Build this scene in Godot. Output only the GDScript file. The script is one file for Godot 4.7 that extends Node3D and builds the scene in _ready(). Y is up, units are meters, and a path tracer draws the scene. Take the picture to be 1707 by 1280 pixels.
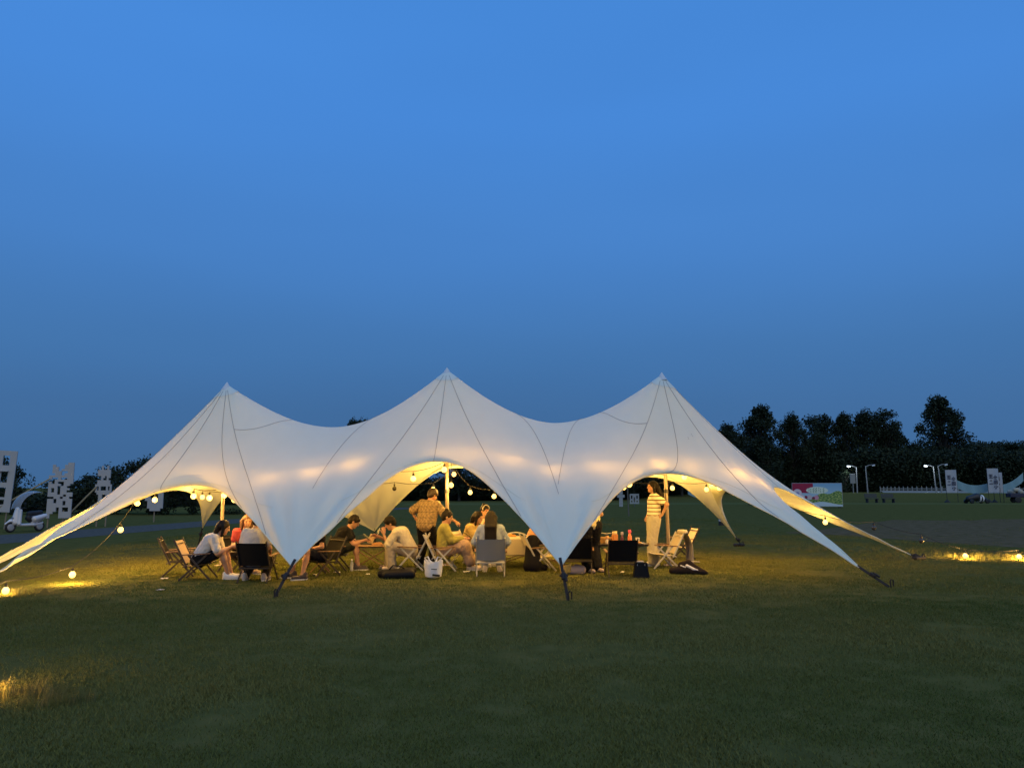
extends Node3D
# An evening lawn party: a three-peaked star tent hung with warm bulbs, people on folding chairs, trees and signs behind.

class MB:
	var v := PackedVector3Array()
	var n := PackedVector3Array()
	var uv := PackedVector2Array()
	var c := PackedColorArray()
	var ix := PackedInt32Array()
	var col := Color(1, 1, 1)

	func put(p: Vector3, q: Vector3, t: Vector2) -> int:
		v.append(p); n.append(q); uv.append(t); c.append(col)
		return v.size() - 1

	# corners counter-clockwise as seen from outside; stored clockwise
	func tri(a: Vector3, b: Vector3, d: Vector3) -> void:
		var q := (b - a).cross(d - a).normalized()
		var k := put(a, q, Vector2(a.x + a.z, a.y)); put(d, q, Vector2(d.x + d.z, d.y)); put(b, q, Vector2(b.x + b.z, b.y))
		ix.append(k); ix.append(k + 1); ix.append(k + 2)

	func quad(a: Vector3, b: Vector3, d: Vector3, e: Vector3) -> void:
		var q := (d - a).cross(e - b).normalized()
		var k := put(a, q, Vector2(0, 1)); put(b, q, Vector2(1, 1)); put(d, q, Vector2(1, 0)); put(e, q, Vector2(0, 0))
		for j in [0, 2, 1, 0, 3, 2]:
			ix.append(k + j)

	# a box with chamfered edges
	func box(x: Transform3D, s: Vector3, ch := 0.004) -> void:
		var h := s * 0.5
		ch = minf(ch, minf(h.x, minf(h.y, h.z)) * 0.7)
		for ax in 3:
			var a1 := (ax + 1) % 3
			var a2 := (ax + 2) % 3
			for sg in [-1.0, 1.0]:
				var p := []
				for k in 4:
					var w := Vector3.ZERO
					w[ax] = h[ax] * sg
					w[a1] = (h[a1] - ch) * (-1.0 if k == 0 or k == 3 else 1.0)
					w[a2] = (h[a2] - ch) * (-1.0 if k < 2 else 1.0)
					p.append(x * w)
				if sg > 0: quad(p[0], p[1], p[2], p[3])
				else: quad(p[3], p[2], p[1], p[0])
			for s1 in [-1.0, 1.0]:
				for s2 in [-1.0, 1.0]:
					var e := []
					for k in 4:
						var w := Vector3.ZERO
						w[ax] = (h[ax] - ch) * (-1.0 if k == 0 or k == 3 else 1.0)
						w[a1] = s1 * (h[a1] - (ch if k >= 2 else 0.0))
						w[a2] = s2 * (h[a2] - (ch if k < 2 else 0.0))
						e.append(x * w)
					var out: Vector3 = x.basis * (Vector3.ZERO + axis(a1) * s1 + axis(a2) * s2)
					if (e[1] - e[0]).cross(e[2] - e[1]).dot(out) > 0: quad(e[0], e[1], e[2], e[3])
					else: quad(e[3], e[2], e[1], e[0])
		for k in 8:
			var s3 := Vector3(1 if k & 1 else -1, 1 if k & 2 else -1, 1 if k & 4 else -1)
			var q := (h - Vector3.ONE * ch) * s3
			var a := x * (q + Vector3(ch * s3.x, 0, 0))
			var b := x * (q + Vector3(0, ch * s3.y, 0))
			var d := x * (q + Vector3(0, 0, ch * s3.z))
			if s3.x * s3.y * s3.z > 0: tri(a, b, d)
			else: tri(a, d, b)

	func axis(k: int) -> Vector3:
		return Vector3(1 if k == 0 else 0, 1 if k == 1 else 0, 1 if k == 2 else 0)

	# a round bar along points, radii per point
	func tube(p: Array, r: Array, sides := 8, caps := true) -> void:
		var m := p.size()
		var up := Vector3.UP
		var rows := []
		var along := 0.0
		for i in m:
			var t: Vector3 = (p[mini(i + 1, m - 1)] - p[maxi(i - 1, 0)]).normalized()
			if absf(t.dot(up)) > 0.95: up = Vector3.RIGHT if absf(t.x) < 0.9 else Vector3.FORWARD
			var a := t.cross(up).normalized()
			var b := a.cross(t).normalized()
			up = b
			if i: along += p[i].distance_to(p[i - 1])
			var row := []
			for k in sides + 1:
				var g := TAU * k / sides
				var q := a * cos(g) + b * sin(g)
				row.append(put(p[i] + q * float(r[i]), q, Vector2(float(k) / sides, along)))
			rows.append(row)
		for i in m - 1:
			for k in sides:
				for j in [rows[i][k], rows[i + 1][k + 1], rows[i + 1][k], rows[i][k], rows[i][k + 1], rows[i + 1][k + 1]]:
					ix.append(j)
		if caps:
			for e in 2:
				var i := 0 if e == 0 else m - 1
				var t: Vector3 = (p[0] - p[1]).normalized() if e == 0 else (p[m - 1] - p[m - 2]).normalized()
				var o := put(p[i], t, Vector2.ZERO)
				var ring := []
				for k in sides + 1:
					ring.append(put(v[rows[i][k]], t, Vector2.ZERO))
				for k in sides:
					if e == 1: ix.append_array(PackedInt32Array([o, ring[k], ring[k + 1]]))
					else: ix.append_array(PackedInt32Array([o, ring[k + 1], ring[k]]))

	func bar(a: Vector3, b: Vector3, r: float, sides := 8) -> void:
		tube([a, b], [r, r], sides)

	# a flat bar (width w, thickness t) from a to b, flat side facing up
	func plank(a: Vector3, b: Vector3, w: float, t: float, side := Vector3.ZERO) -> void:
		var y := (b - a)
		var ln := y.length()
		y /= ln
		var xx := side if side != Vector3.ZERO else Vector3.UP.cross(y)
		if xx.length() < 0.01: xx = Vector3.RIGHT
		xx = (xx - y * xx.dot(y)).normalized()
		box(Transform3D(Basis(xx, y, xx.cross(y)), (a + b) * 0.5), Vector3(w, ln, t), minf(w, t) * 0.18)

	# profile of (radius, height) turned about y
	func lathe(prof: Array, x := Transform3D.IDENTITY, sides := 16) -> void:
		var rows := []
		for i in prof.size():
			var d: Vector2 = prof[mini(i + 1, prof.size() - 1)] - prof[maxi(i - 1, 0)]
			var q := Vector2(d.y, -d.x).normalized()
			var row := []
			for k in sides + 1:
				var g := TAU * k / sides
				row.append(put(x * Vector3(cos(g) * prof[i].x, prof[i].y, sin(g) * prof[i].x), (x.basis * Vector3(cos(g) * q.x, q.y, sin(g) * q.x)).normalized(), Vector2(float(k) / sides, float(i) / prof.size())))
			rows.append(row)
		for i in prof.size() - 1:
			for k in sides:
				for j in [rows[i][k], rows[i][k + 1], rows[i + 1][k + 1], rows[i][k], rows[i + 1][k + 1], rows[i + 1][k]]:
					ix.append(j)

	# a sheet of rows of points, shared smooth normals
	func sheet(rows: Array, closed := false) -> void:
		var base := v.size()
		var w: int = rows[0].size()
		for i in rows.size():
			for j in w:
				put(rows[i][j], Vector3.ZERO, Vector2(float(j) / (w - 1), float(i) / maxi(1, rows.size() - 1)))
		var first := ix.size()
		for i in rows.size() - 1:
			for j in (w if closed else w - 1):
				var a := base + i * w + j
				var b := base + i * w + (j + 1) % w
				for k in [a, b, b + w, a, b + w, a + w]:
					ix.append(k)
		smooth(base, first)

	func smooth(base: int, first: int) -> void:
		for k in range(first, ix.size(), 3):
			var q := (v[ix[k + 2]] - v[ix[k]]).cross(v[ix[k + 1]] - v[ix[k]])
			for j in 3:
				n[ix[k + j]] += q
		for k in range(base, v.size()):
			n[k] = n[k].normalized()

	func add(o: MB, x := Transform3D.IDENTITY) -> void:
		var base := v.size()
		var flip := x.basis.determinant() < 0
		for k in o.v.size():
			v.append(x * o.v[k]); n.append((x.basis * o.n[k]).normalized()); uv.append(o.uv[k]); c.append(col)
		for k in range(0, o.ix.size(), 3):
			ix.append(base + o.ix[k])
			ix.append(base + o.ix[k + (2 if flip else 1)])
			ix.append(base + o.ix[k + (1 if flip else 2)])

	func mesh(m: Material) -> ArrayMesh:
		var a := []
		a.resize(Mesh.ARRAY_MAX)
		a[Mesh.ARRAY_VERTEX] = v; a[Mesh.ARRAY_NORMAL] = n; a[Mesh.ARRAY_TEX_UV] = uv; a[Mesh.ARRAY_COLOR] = c; a[Mesh.ARRAY_INDEX] = ix
		var am := ArrayMesh.new()
		am.add_surface_from_arrays(Mesh.PRIMITIVE_TRIANGLES, a)
		am.surface_set_material(0, m)
		return am


# ---- blobs: capsules [0, a, b, ra, rb, k] and ellipsoids [1, centre, radii, 0, 0, k]; a seventh value true carves -----------------
func blob(prims: Array, cell: float) -> MB:
	var lo := Vector3.ONE * 1e9
	var hi := -lo
	for p in prims:
		if p.size() > 6: continue
		var a: Vector3 = p[1]
		if p[0] == 0:
			var b: Vector3 = p[2]
			var r: float = maxf(p[3], p[4])
			lo = lo.min(a - Vector3.ONE * r).min(b - Vector3.ONE * r)
			hi = hi.max(a + Vector3.ONE * r).max(b + Vector3.ONE * r)
		else:
			lo = lo.min(a - p[2]); hi = hi.max(a + p[2])
	lo -= Vector3.ONE * cell * 3.0
	hi += Vector3.ONE * cell * 3.0
	var nx := int((hi.x - lo.x) / cell) + 1
	var ny := int((hi.y - lo.y) / cell) + 1
	var nz := int((hi.z - lo.z) / cell) + 1
	var f := PackedFloat32Array()
	f.resize(nx * ny * nz)
	f.fill(1.0)
	for p in prims:
		var kind: int = p[0]
		var a: Vector3 = p[1]
		var b: Vector3 = p[2]
		var ra: float = p[3]
		var rb: float = p[4]
		var k: float = p[5]
		var carve: bool = p.size() > 6
		var pad := k + cell * 2.0
		var l2: Vector3
		var h2: Vector3
		if kind == 0:
			var r := maxf(ra, rb) + pad
			l2 = a.min(b) - Vector3.ONE * r
			h2 = a.max(b) + Vector3.ONE * r
		else:
			l2 = a - b - Vector3.ONE * pad
			h2 = a + b + Vector3.ONE * pad
		var x0 := maxi(0, int((l2.x - lo.x) / cell))
		var y0 := maxi(0, int((l2.y - lo.y) / cell))
		var z0 := maxi(0, int((l2.z - lo.z) / cell))
		var x1 := mini(nx - 1, int((h2.x - lo.x) / cell) + 1)
		var y1 := mini(ny - 1, int((h2.y - lo.y) / cell) + 1)
		var z1 := mini(nz - 1, int((h2.z - lo.z) / cell) + 1)
		var ba := b - a
		var bb := maxf(ba.dot(ba), 1e-9)
		var inv := Vector3(1.0 / maxf(b.x, 1e-6), 1.0 / maxf(b.y, 1e-6), 1.0 / maxf(b.z, 1e-6))
		for z in range(z0, z1 + 1):
			for y in range(y0, y1 + 1):
				var row := (z * ny + y) * nx
				for x in range(x0, x1 + 1):
					var q := Vector3(lo.x + x * cell - a.x, lo.y + y * cell - a.y, lo.z + z * cell - a.z)
					var d: float
					if kind == 0:
						var t := clampf(q.dot(ba) / bb, 0.0, 1.0)
						d = (q - ba * t).length() - (ra + (rb - ra) * t)
					else:
						var e := q * inv
						var k0 := e.length()
						d = k0 * (k0 - 1.0) / maxf((e * inv).length(), 1e-6)
					var o := f[row + x]
					if carve:
						d = -d
						var h := maxf(k - absf(o - d), 0.0) / k
						f[row + x] = maxf(o, d) + h * h * k * 0.25
					else:
						var h := maxf(k - absf(o - d), 0.0) / k
						f[row + x] = minf(o, d) - h * h * k * 0.25
	# surface nets
	var mb := MB.new()
	var at := PackedInt32Array()
	at.resize(nx * ny * nz)
	at.fill(-1)
	var sy := nx
	var sz := nx * ny
	var off := PackedInt32Array([0, 1, sy, sy + 1, sz, sz + 1, sz + sy, sz + sy + 1])
	for z in nz - 1:
		for y in ny - 1:
			var i := (z * ny + y) * nx
			for x in nx - 1:
				var f0 := f[i]
				if f0 > cell * 2.0:
					i += 1
					continue
				var s := f0 < 0.0
				if (f[i + 1] < 0.0) == s and (f[i + sy] < 0.0) == s and (f[i + sz] < 0.0) == s and (f[i + sy + 1] < 0.0) == s and (f[i + sz + 1] < 0.0) == s and (f[i + sz + sy] < 0.0) == s and (f[i + sz + sy + 1] < 0.0) == s:
					i += 1
					continue
				var sum := Vector3.ZERO
				var cnt := 0
				for e in 12:
					var ax := e / 4
					var o1 := e % 4
					var c0: int
					var c1: int
					if ax == 0: c0 = (o1 & 1) * 2 + (o1 >> 1) * 4; c1 = c0 + 1
					elif ax == 1: c0 = (o1 & 1) + (o1 >> 1) * 4; c1 = c0 + 2
					else: c0 = (o1 & 1) + (o1 >> 1) * 2; c1 = c0 + 4
					var fa := f[i + off[c0]]
					var fb := f[i + off[c1]]
					if (fa < 0.0) != (fb < 0.0):
						var t := fa / (fa - fb)
						var pa := Vector3(c0 & 1, (c0 >> 1) & 1, c0 >> 2)
						var pb := Vector3(c1 & 1, (c1 >> 1) & 1, c1 >> 2)
						sum += pa.lerp(pb, t)
						cnt += 1
				var p := lo + (Vector3(x, y, z) + sum / cnt) * cell
				at[i] = mb.put(p, Vector3.ZERO, Vector2(p.x, p.y))
				i += 1
	for z in range(1, nz - 1):
		for y in range(1, ny - 1):
			var i := (z * ny + y) * nx + 1
			for x in range(1, nx - 1):
				if at[i] >= 0:
					var s := f[i] < 0.0
					if (f[i + 1] < 0.0) != s: _q(mb, at[i], at[i - sy], at[i - sy - sz], at[i - sz], s)
					if (f[i + sy] < 0.0) != s: _q(mb, at[i], at[i - sz], at[i - sz - 1], at[i - 1], s)
					if (f[i + sz] < 0.0) != s: _q(mb, at[i], at[i - 1], at[i - 1 - sy], at[i - sy], s)
				i += 1
	mb.smooth(0, 0)
	return mb


# cloth folds: push the surface along its normals by streaky noise
func folds(mb: MB, amp: float, sd: int) -> MB:
	var fn := FastNoiseLite.new()
	fn.seed = sd
	fn.frequency = 1.0
	fn.fractal_octaves = 3
	for k in mb.v.size():
		var p := mb.v[k]
		var q := fn.get_noise_3d(p.x * 9.0 + p.y * 3.0, p.y * 5.0 - p.z * 4.0, p.z * 9.0 + p.x * 2.0)
		mb.v[k] = p + mb.n[k] * amp * (1.0 - 2.6 * absf(q))
	for k in mb.n.size(): mb.n[k] = Vector3.ZERO
	mb.smooth(0, 0)
	return mb


func _q(mb: MB, a: int, b: int, d: int, e: int, s: bool) -> void:
	if a < 0 or b < 0 or d < 0 or e < 0: return
	if s: mb.ix.append_array(PackedInt32Array([a, d, b, a, e, d]))
	else: mb.ix.append_array(PackedInt32Array([a, b, d, a, d, e]))


# ---- scene helpers ------------------------------------------------------------------------------------------------------------------
var taken := {}

func numbered(called: String) -> String:
	var k: int = taken.get(called, 0)
	taken[called] = k + 1
	return called if k == 0 else "%s_%03d" % [called, k]

func thing(called: String, label: String, category: String, at := Vector3.ZERO, yaw := 0.0, group := "") -> Node3D:
	var o := Node3D.new()
	o.name = numbered(called)
	add_child(o, true)
	o.position = at
	o.rotation.y = deg_to_rad(yaw)
	tag(o, label, category, group)
	return o

func tag(o: Node3D, label: String, category: String, group := "") -> void:
	o.set_meta("label", label)
	o.set_meta("category", category)
	if group: o.set_meta("group", group)

func obj(called: String, m: Mesh, parent: Node3D = null) -> MeshInstance3D:
	var o := MeshInstance3D.new()
	o.mesh = m
	if parent == null:
		o.name = numbered(called)
		add_child(o, true)
	else:
		var k := 0
		var nm := called
		while parent.has_node(nm):
			k += 1
			nm = "%s_%03d" % [called, k]
		o.name = nm
		parent.add_child(o, true)
	return o

func part(called: String, mb: MB, m: Material, parent: Node3D) -> MeshInstance3D:
	return obj(called, mb.mesh(m), parent)

func structure(called: String, mb: MB, m: Material) -> MeshInstance3D:
	var o := obj(called, mb.mesh(m))
	o.set_meta("kind", "structure")
	return o

func dup(src: Node3D, label: String, at: Vector3, yaw: float, sc := Vector3.ONE) -> Node3D:
	var base: String = str(src.name).rstrip("0123456789").rstrip("_")
	var o: Node3D = src.duplicate()
	o.name = numbered(base)
	add_child(o, true)
	o.position = at
	o.rotation.y = deg_to_rad(yaw)
	o.scale = sc
	o.set_meta("label", label)
	return o

func lin(r: float, g: float, b: float) -> Color:
	return Color(r, g, b).linear_to_srgb()

func mat(r: float, g: float, b: float, rough := 0.8, metal := 0.0) -> StandardMaterial3D:
	var m := StandardMaterial3D.new()
	m.albedo_color = lin(r, g, b)
	m.roughness = rough
	m.metallic = metal
	m.cull_mode = BaseMaterial3D.CULL_DISABLED
	return m

func noise_tex(freq: float, lo: Color, hi: Color, sd: int, size := 512, oct := 5) -> NoiseTexture2D:
	var fn := FastNoiseLite.new()
	fn.seed = sd
	fn.noise_type = FastNoiseLite.TYPE_SIMPLEX_SMOOTH
	fn.frequency = freq
	fn.fractal_octaves = oct
	var t := NoiseTexture2D.new()
	t.width = size; t.height = size
	t.seamless = true
	t.noise = fn
	var g := Gradient.new()
	g.set_color(0, lo); g.set_color(1, hi)
	t.color_ramp = g
	return t

var weave: NoiseTexture2D

# cloth: slight mottling and a fine relief
func cloth(r: float, g: float, b: float) -> StandardMaterial3D:
	var m := mat(r, g, b, 0.9)
	m.albedo_texture = weave
	m.uv1_triplanar = true
	m.uv1_scale = Vector3.ONE * 2.2
	if r + g + b > 0.4:
		m.rim_enabled = true
		m.rim = 0.2
		m.rim_tint = 0.8
	else: m.metallic_specular = 0.25
	return m

func X(p: Vector3, e := Vector3.ZERO) -> Transform3D:
	return Transform3D(Basis.from_euler(e * PI / 180.0), p)

func V(x: float, y: float, z: float) -> Vector3:
	return Vector3(x, y, z)


func _ready() -> void:
	view_and_light()
	weave = noise_tex(0.06, lin(0.72, 0.72, 0.72), Color(1, 1, 1), 4)
	ground()
	far_side()
	left_side()
	right_side()
	tent()
	strings()
	furniture()
	people()
	belongings()
	grass()


func view_and_light() -> void:
	var cam := Camera3D.new()
	cam.name = "camera"
	cam.fov = 53.06
	cam.position = Vector3(0, 1.58, 0)
	cam.rotation_degrees.x = 7.64
	cam.near = 0.1
	cam.far = 1500
	add_child(cam)
	cam.current = true
	# dusk sky: a smooth run of colour with height and a faint uneven haze
	var stops := [[-90.0, 0.050, 0.136, 0.30], [0.0, 0.050, 0.136, 0.30], [5.0, 0.053, 0.149, 0.337], [9.5, 0.057, 0.178, 0.42], [18.0, 0.064, 0.222, 0.58], [27.0, 0.064, 0.247, 0.685], [36.0, 0.062, 0.248, 0.69], [90.0, 0.056, 0.222, 0.63]]
	var im := Image.create(512, 256, false, Image.FORMAT_RGBF)
	var fn := FastNoiseLite.new()
	fn.seed = 11
	fn.frequency = 0.012
	fn.fractal_octaves = 4
	for y in 256:
		var el := 90.0 - (y + 0.5) * 180.0 / 256.0
		var k := 0
		while k < stops.size() - 2 and el > stops[k + 1][0]: k += 1
		var a: Array = stops[k]
		var b: Array = stops[k + 1]
		var t := smoothstep(0.0, 1.0, clampf((el - a[0]) / (b[0] - a[0]), 0.0, 1.0)) * 0.4 + clampf((el - a[0]) / (b[0] - a[0]), 0.0, 1.0) * 0.6
		for x in 512:
			var g := TAU * x / 512.0
			var w := 1.0 + 0.07 * fn.get_noise_3d(cos(g) * 60.0, el * 7.0, sin(g) * 60.0)
			im.set_pixel(x, y, Color(lerpf(a[1], b[1], t) * w, lerpf(a[2], b[2], t) * w, lerpf(a[3], b[3], t) * w))
	var sky := Sky.new()
	var pm := PanoramaSkyMaterial.new()
	pm.panorama = ImageTexture.create_from_image(im)
	sky.sky_material = pm
	var env := Environment.new()
	env.background_mode = Environment.BG_SKY
	env.sky = sky
	env.tonemap_mode = Environment.TONE_MAPPER_LINEAR
	env.tonemap_exposure = 1.0
	env.sdfgi_enabled = true
	env.ssao_enabled = true
	env.ssil_enabled = true
	var we := WorldEnvironment.new()
	we.name = "world_environment"
	we.environment = env
	add_child(we)
	# the broad afterglow of the set sun, behind the camera
	var sun := DirectionalLight3D.new()
	sun.name = "afterglow"
	sun.light_color = lin(1.0, 0.9, 0.5)
	sun.light_energy = 0.25
	sun.light_angular_distance = 70
	sun.shadow_enabled = true
	sun.rotation_degrees = Vector3(-42, 12, 0)
	sun.sky_mode = DirectionalLight3D.SKY_MODE_LIGHT_ONLY
	add_child(sun)


# ---- ground -------------------------------------------------------------------------------------------------------------------------
func rise(x: float, z: float) -> float:
	# the far bank, on the right, and the wooded hill behind it
	var d := -z
	var h := 0.8 * smoothstep(86.0, 99.0, d) * smoothstep(4.0, 30.0, x)
	h += 10.0 * smoothstep(150.0, 260.0, d) * smoothstep(60.0, 150.0, x)
	return h

func ground() -> void:
	var m := mat(1, 1, 1, 0.95)
	var a := noise_tex(0.02, lin(0.072, 0.074, 0.024), lin(0.124, 0.114, 0.04), 21, 1024, 7)
	a.color_ramp.add_point(0.5, lin(0.098, 0.098, 0.031))
	m.albedo_texture = a
	m.uv1_triplanar = true
	m.uv1_world_triplanar = true
	m.uv1_scale = Vector3(0.11, 0.11, 0.11)
	m.specular_mode = BaseMaterial3D.SPECULAR_DISABLED
	var mb := MB.new()
	var xs := []
	for k in 61: xs.append(-300.0 + k * 10.0)
	var zs := [20.0, 0.0, -10.0, -20.0, -40.0, -60.0, -80.0, -86.0]
	for k in 14: zs.append(-87.0 - k)
	for k in 16: zs.append(-110.0 - k * 12.0)
	zs.append(-400.0); zs.append(-700.0); zs.append(-1200.0)
	var rows := []
	for z in zs:
		var row := []
		for x in xs:
			var xx: float = x * (1.0 if z > -300 else 3.0)
			row.append(Vector3(xx, rise(xx, z), z))
		rows.append(row)
	rows.reverse()
	mb.sheet(rows)
	structure("lawn", mb, m)

	var pm := mat(0.13, 0.13, 0.115, 0.9)
	pm.albedo_texture = noise_tex(0.03, lin(0.6, 0.6, 0.6), Color(1, 1, 1), 31, 512, 6)
	pm.uv1_triplanar = true
	pm.uv1_world_triplanar = true
	pm.uv1_scale = Vector3.ONE * 0.35
	pm.specular_mode = BaseMaterial3D.SPECULAR_DISABLED
	var p := MB.new()
	flat_strip(p, [V(-19.5, 0, -14.0), V(-15.2, 0, -19.0), V(-13.8, 0, -24.0), V(-12.6, 0, -31), V(-11.6, 0, -38.0), V(-10.0, 0, -50), V(-7.0, 0, -58.0)], [V(-22.5, 0, -17.0), V(-18.0, 0, -23.0), V(-16.4, 0, -28.0), V(-14.8, 0, -35), V(-13.2, 0, -41.5), V(-11.4, 0, -53), V(-8.4, 0, -61.0)], 0.004)
	structure("path", p, pm)
	var dm := mat(0.17, 0.125, 0.075, 0.95)
	dm.specular_mode = BaseMaterial3D.SPECULAR_DISABLED
	dm.albedo_texture = noise_tex(0.02, lin(0.55, 0.6, 0.5), Color(1, 1, 1), 33, 512, 6)
	dm.uv1_triplanar = true
	dm.uv1_world_triplanar = true
	dm.uv1_scale = Vector3.ONE * 0.2
	var q := MB.new()
	var near := []
	var far := []
	for k in 45:
		var x := 9.6 + k * 0.9
		var open := smoothstep(9.6, 13.5, x)
		var edge := -22.5 + 2.7 * smoothstep(10, 15, x) + sin(x * 1.3) * 0.3 + sin(x * 3.1) * 0.2 + sin(x * 7.3) * 0.12
		near.append(V(x, 0, lerpf(-27.0, edge, open)))
		far.append(V(x + 5.5 * open, 0, lerpf(-27.5, -36.0 - 0.12 * x + sin(x * 0.9) * 0.6 + sin(x * 2.7) * 0.3, open)))
	flat_strip(q, near, far, 0.004)
	structure("bare_soil", q, dm)
	# pale track along the foot of the far bank
	var t := MB.new()
	var n2 := []
	var f2 := []
	for k in 30:
		var x := -10.0 + k * 4.0
		n2.append(V(x, 0, -70.0 - sin(x * 0.05) * 2.0))
		f2.append(V(x, 0, -77.0 - sin(x * 0.06) * 2.0))
	flat_strip(t, n2, f2, 0.004)
	var tm := mat(0.115, 0.122, 0.045, 0.95)
	tm.specular_mode = BaseMaterial3D.SPECULAR_DISABLED
	structure("mown_track", t, tm)

func flat_strip(mb: MB, near: Array, far: Array, y: float) -> void:
	var rows := [[], []]
	for k in near.size():
		rows[1].append(near[k] + V(0, y, 0))
		rows[0].append(far[k] + V(0, y, 0))
	mb.sheet(rows)

func grass() -> void:
	var rng := RandomNumberGenerator.new()
	rng.seed = 5
	var gm := mat(1, 1, 1, 0.85)
	gm.vertex_color_use_as_albedo = true
	gm.metallic_specular = 0.25
	gm.backlight_enabled = true
	gm.backlight = Color(0.3, 0.3, 0.3)
	var tuft := MB.new()
	for k in 16:
		var a := rng.randf() * TAU
		var r := sqrt(rng.randf()) * 0.1
		var o := V(cos(a) * r, -0.004, sin(a) * r)
		var b := rng.randf() * TAU
		var w := V(cos(b), 0, sin(b)) * rng.randf_range(0.0022, 0.004)
		var h := rng.randf_range(0.012, 0.03)
		var lean := V(rng.randf_range(-1, 1), 0, rng.randf_range(-1, 1)) * h * 0.75
		tuft.tri(o - w, o + w, o + lean + V(0, h, 0))
	var fn := FastNoiseLite.new()
	fn.seed = 8
	fn.frequency = 0.22
	fn.fractal_octaves = 4
	var xf := []
	var cols := []
	for band in [[3.6, 7.0, 400], [7.0, 11.0, 230], [11.0, 17.0, 120], [17.0, 26.0, 45], [26.0, 40.0, 12]]:
		var wid: float = band[1] * 0.72 + 1.6
		var cnt := int((band[1] - band[0]) * wid * 2.0 * band[2])
		for k in cnt:
			var z: float = -rng.randf_range(band[0], band[1])
			var x := rng.randf_range(-wid, wid)
			if absf(x) > -z * 0.72 + 1.6: continue
			if x < -11 and -z > 17.0 + (x + 14) * 0.8 and x > -26: continue
			if x > 10.0 and -z > 20.5 + 6.0 * smoothstep(13.0, 10.0, x) and rng.randf() < 0.9: continue
			var s := rng.randf_range(0.7, 1.25) * (1.0 + (-z) * 0.03)
			var p := fn.get_noise_2d(x, z)
			s *= 1.0 + 0.55 * p
			if fn.get_noise_2d(x * 1.7 + 90.0, z * 1.7) > 0.3 and rng.randf() < 0.75: continue
			xf.append(Transform3D(Basis.from_euler(V(0, rng.randf() * TAU, 0)).scaled(V(s, s * 0.9, s)), V(x, 0, z)))
			var t := clampf(0.5 + p * 0.9 + 0.9 * fn.get_noise_2d(x * 0.25 + 40.0, z * 0.45) + rng.randf_range(-0.22, 0.22), 0, 1)
			cols.append(Color(0.074, 0.104, 0.024).lerp(Color(0.158, 0.156, 0.046), t))
	scatter("grass", tuft, gm, xf, cols, "short mown lawn grass in front of and under the tent", "grass")
	# unmown tufts by the bulbs that lie on the ground
	var tall := MB.new()
	for k in 22:
		var a := rng.randf() * TAU
		var r := sqrt(rng.randf()) * 0.09
		var o := V(cos(a) * r, -0.005, sin(a) * r)
		var b := rng.randf() * TAU
		var w := V(cos(b), 0, sin(b)) * rng.randf_range(0.0025, 0.004)
		var h := rng.randf_range(0.07, 0.24)
		var lean := V(rng.randf_range(-1, 1), 0, rng.randf_range(-1, 1)) * h * 0.55
		var mid := o + lean * 0.3 + V(0, h * 0.6, 0)
		tall.quad(o - w, o + w, mid + w * 0.8, mid - w * 0.8)
		tall.tri(mid - w * 0.8, mid + w * 0.8, o + lean + V(0, h, 0))
	xf = []
	cols = []
	for spot in [[-3.9, -5.95, 0.8, 150], [-7.5, -11.7, 0.9, 70], [10.0, -17.5, 2.2, 150], [12.0, -17.6, 2.0, 120], [-9.3, -10.4, 1.0, 40], [9.3, -19.3, 1.3, 50], [7.6, -19.6, 1.0, 30]]:
		for k in spot[3]:
			var a := rng.randf() * TAU
			var r: float = sqrt(rng.randf()) * spot[2]
			var s = rng.randf_range(0.3, 0.8) * (1.15 - 0.5 * r / spot[2])
			xf.append(Transform3D(Basis.from_euler(V(0, rng.randf() * TAU, 0)).scaled(V(s, s, s)), V(spot[0] + cos(a) * r, 0, spot[1] + sin(a) * r * 0.45)))
			cols.append(Color(0.08, 0.1, 0.03).lerp(Color(0.18, 0.16, 0.06), rng.randf()))
	scatter("tall_grass", tall, gm, xf, cols, "unmown grass tufts round the bulbs lying on the lawn", "grass")

func scatter(called: String, mb: MB, m: Material, xf: Array, cols: Array, label: String, category: String, parent: Node3D = null) -> void:
	var mm := MultiMesh.new()
	mm.transform_format = MultiMesh.TRANSFORM_3D
	mm.use_colors = true
	mm.mesh = mb.mesh(m)
	mm.instance_count = xf.size()
	for k in xf.size():
		mm.set_instance_transform(k, xf[k])
		mm.set_instance_color(k, cols[k])
	var o := MultiMeshInstance3D.new()
	o.multimesh = mm
	o.name = numbered(called) if parent == null else called
	(self if parent == null else parent).add_child(o, true)
	o.set_meta("kind", "stuff")
	if parent == null:
		o.set_meta("label", label)
		o.set_meta("category", category)


# ---- trees --------------------------------------------------------------------------------------------------------------------------
var leaf_mat: StandardMaterial3D
var bark_mat: StandardMaterial3D

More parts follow.
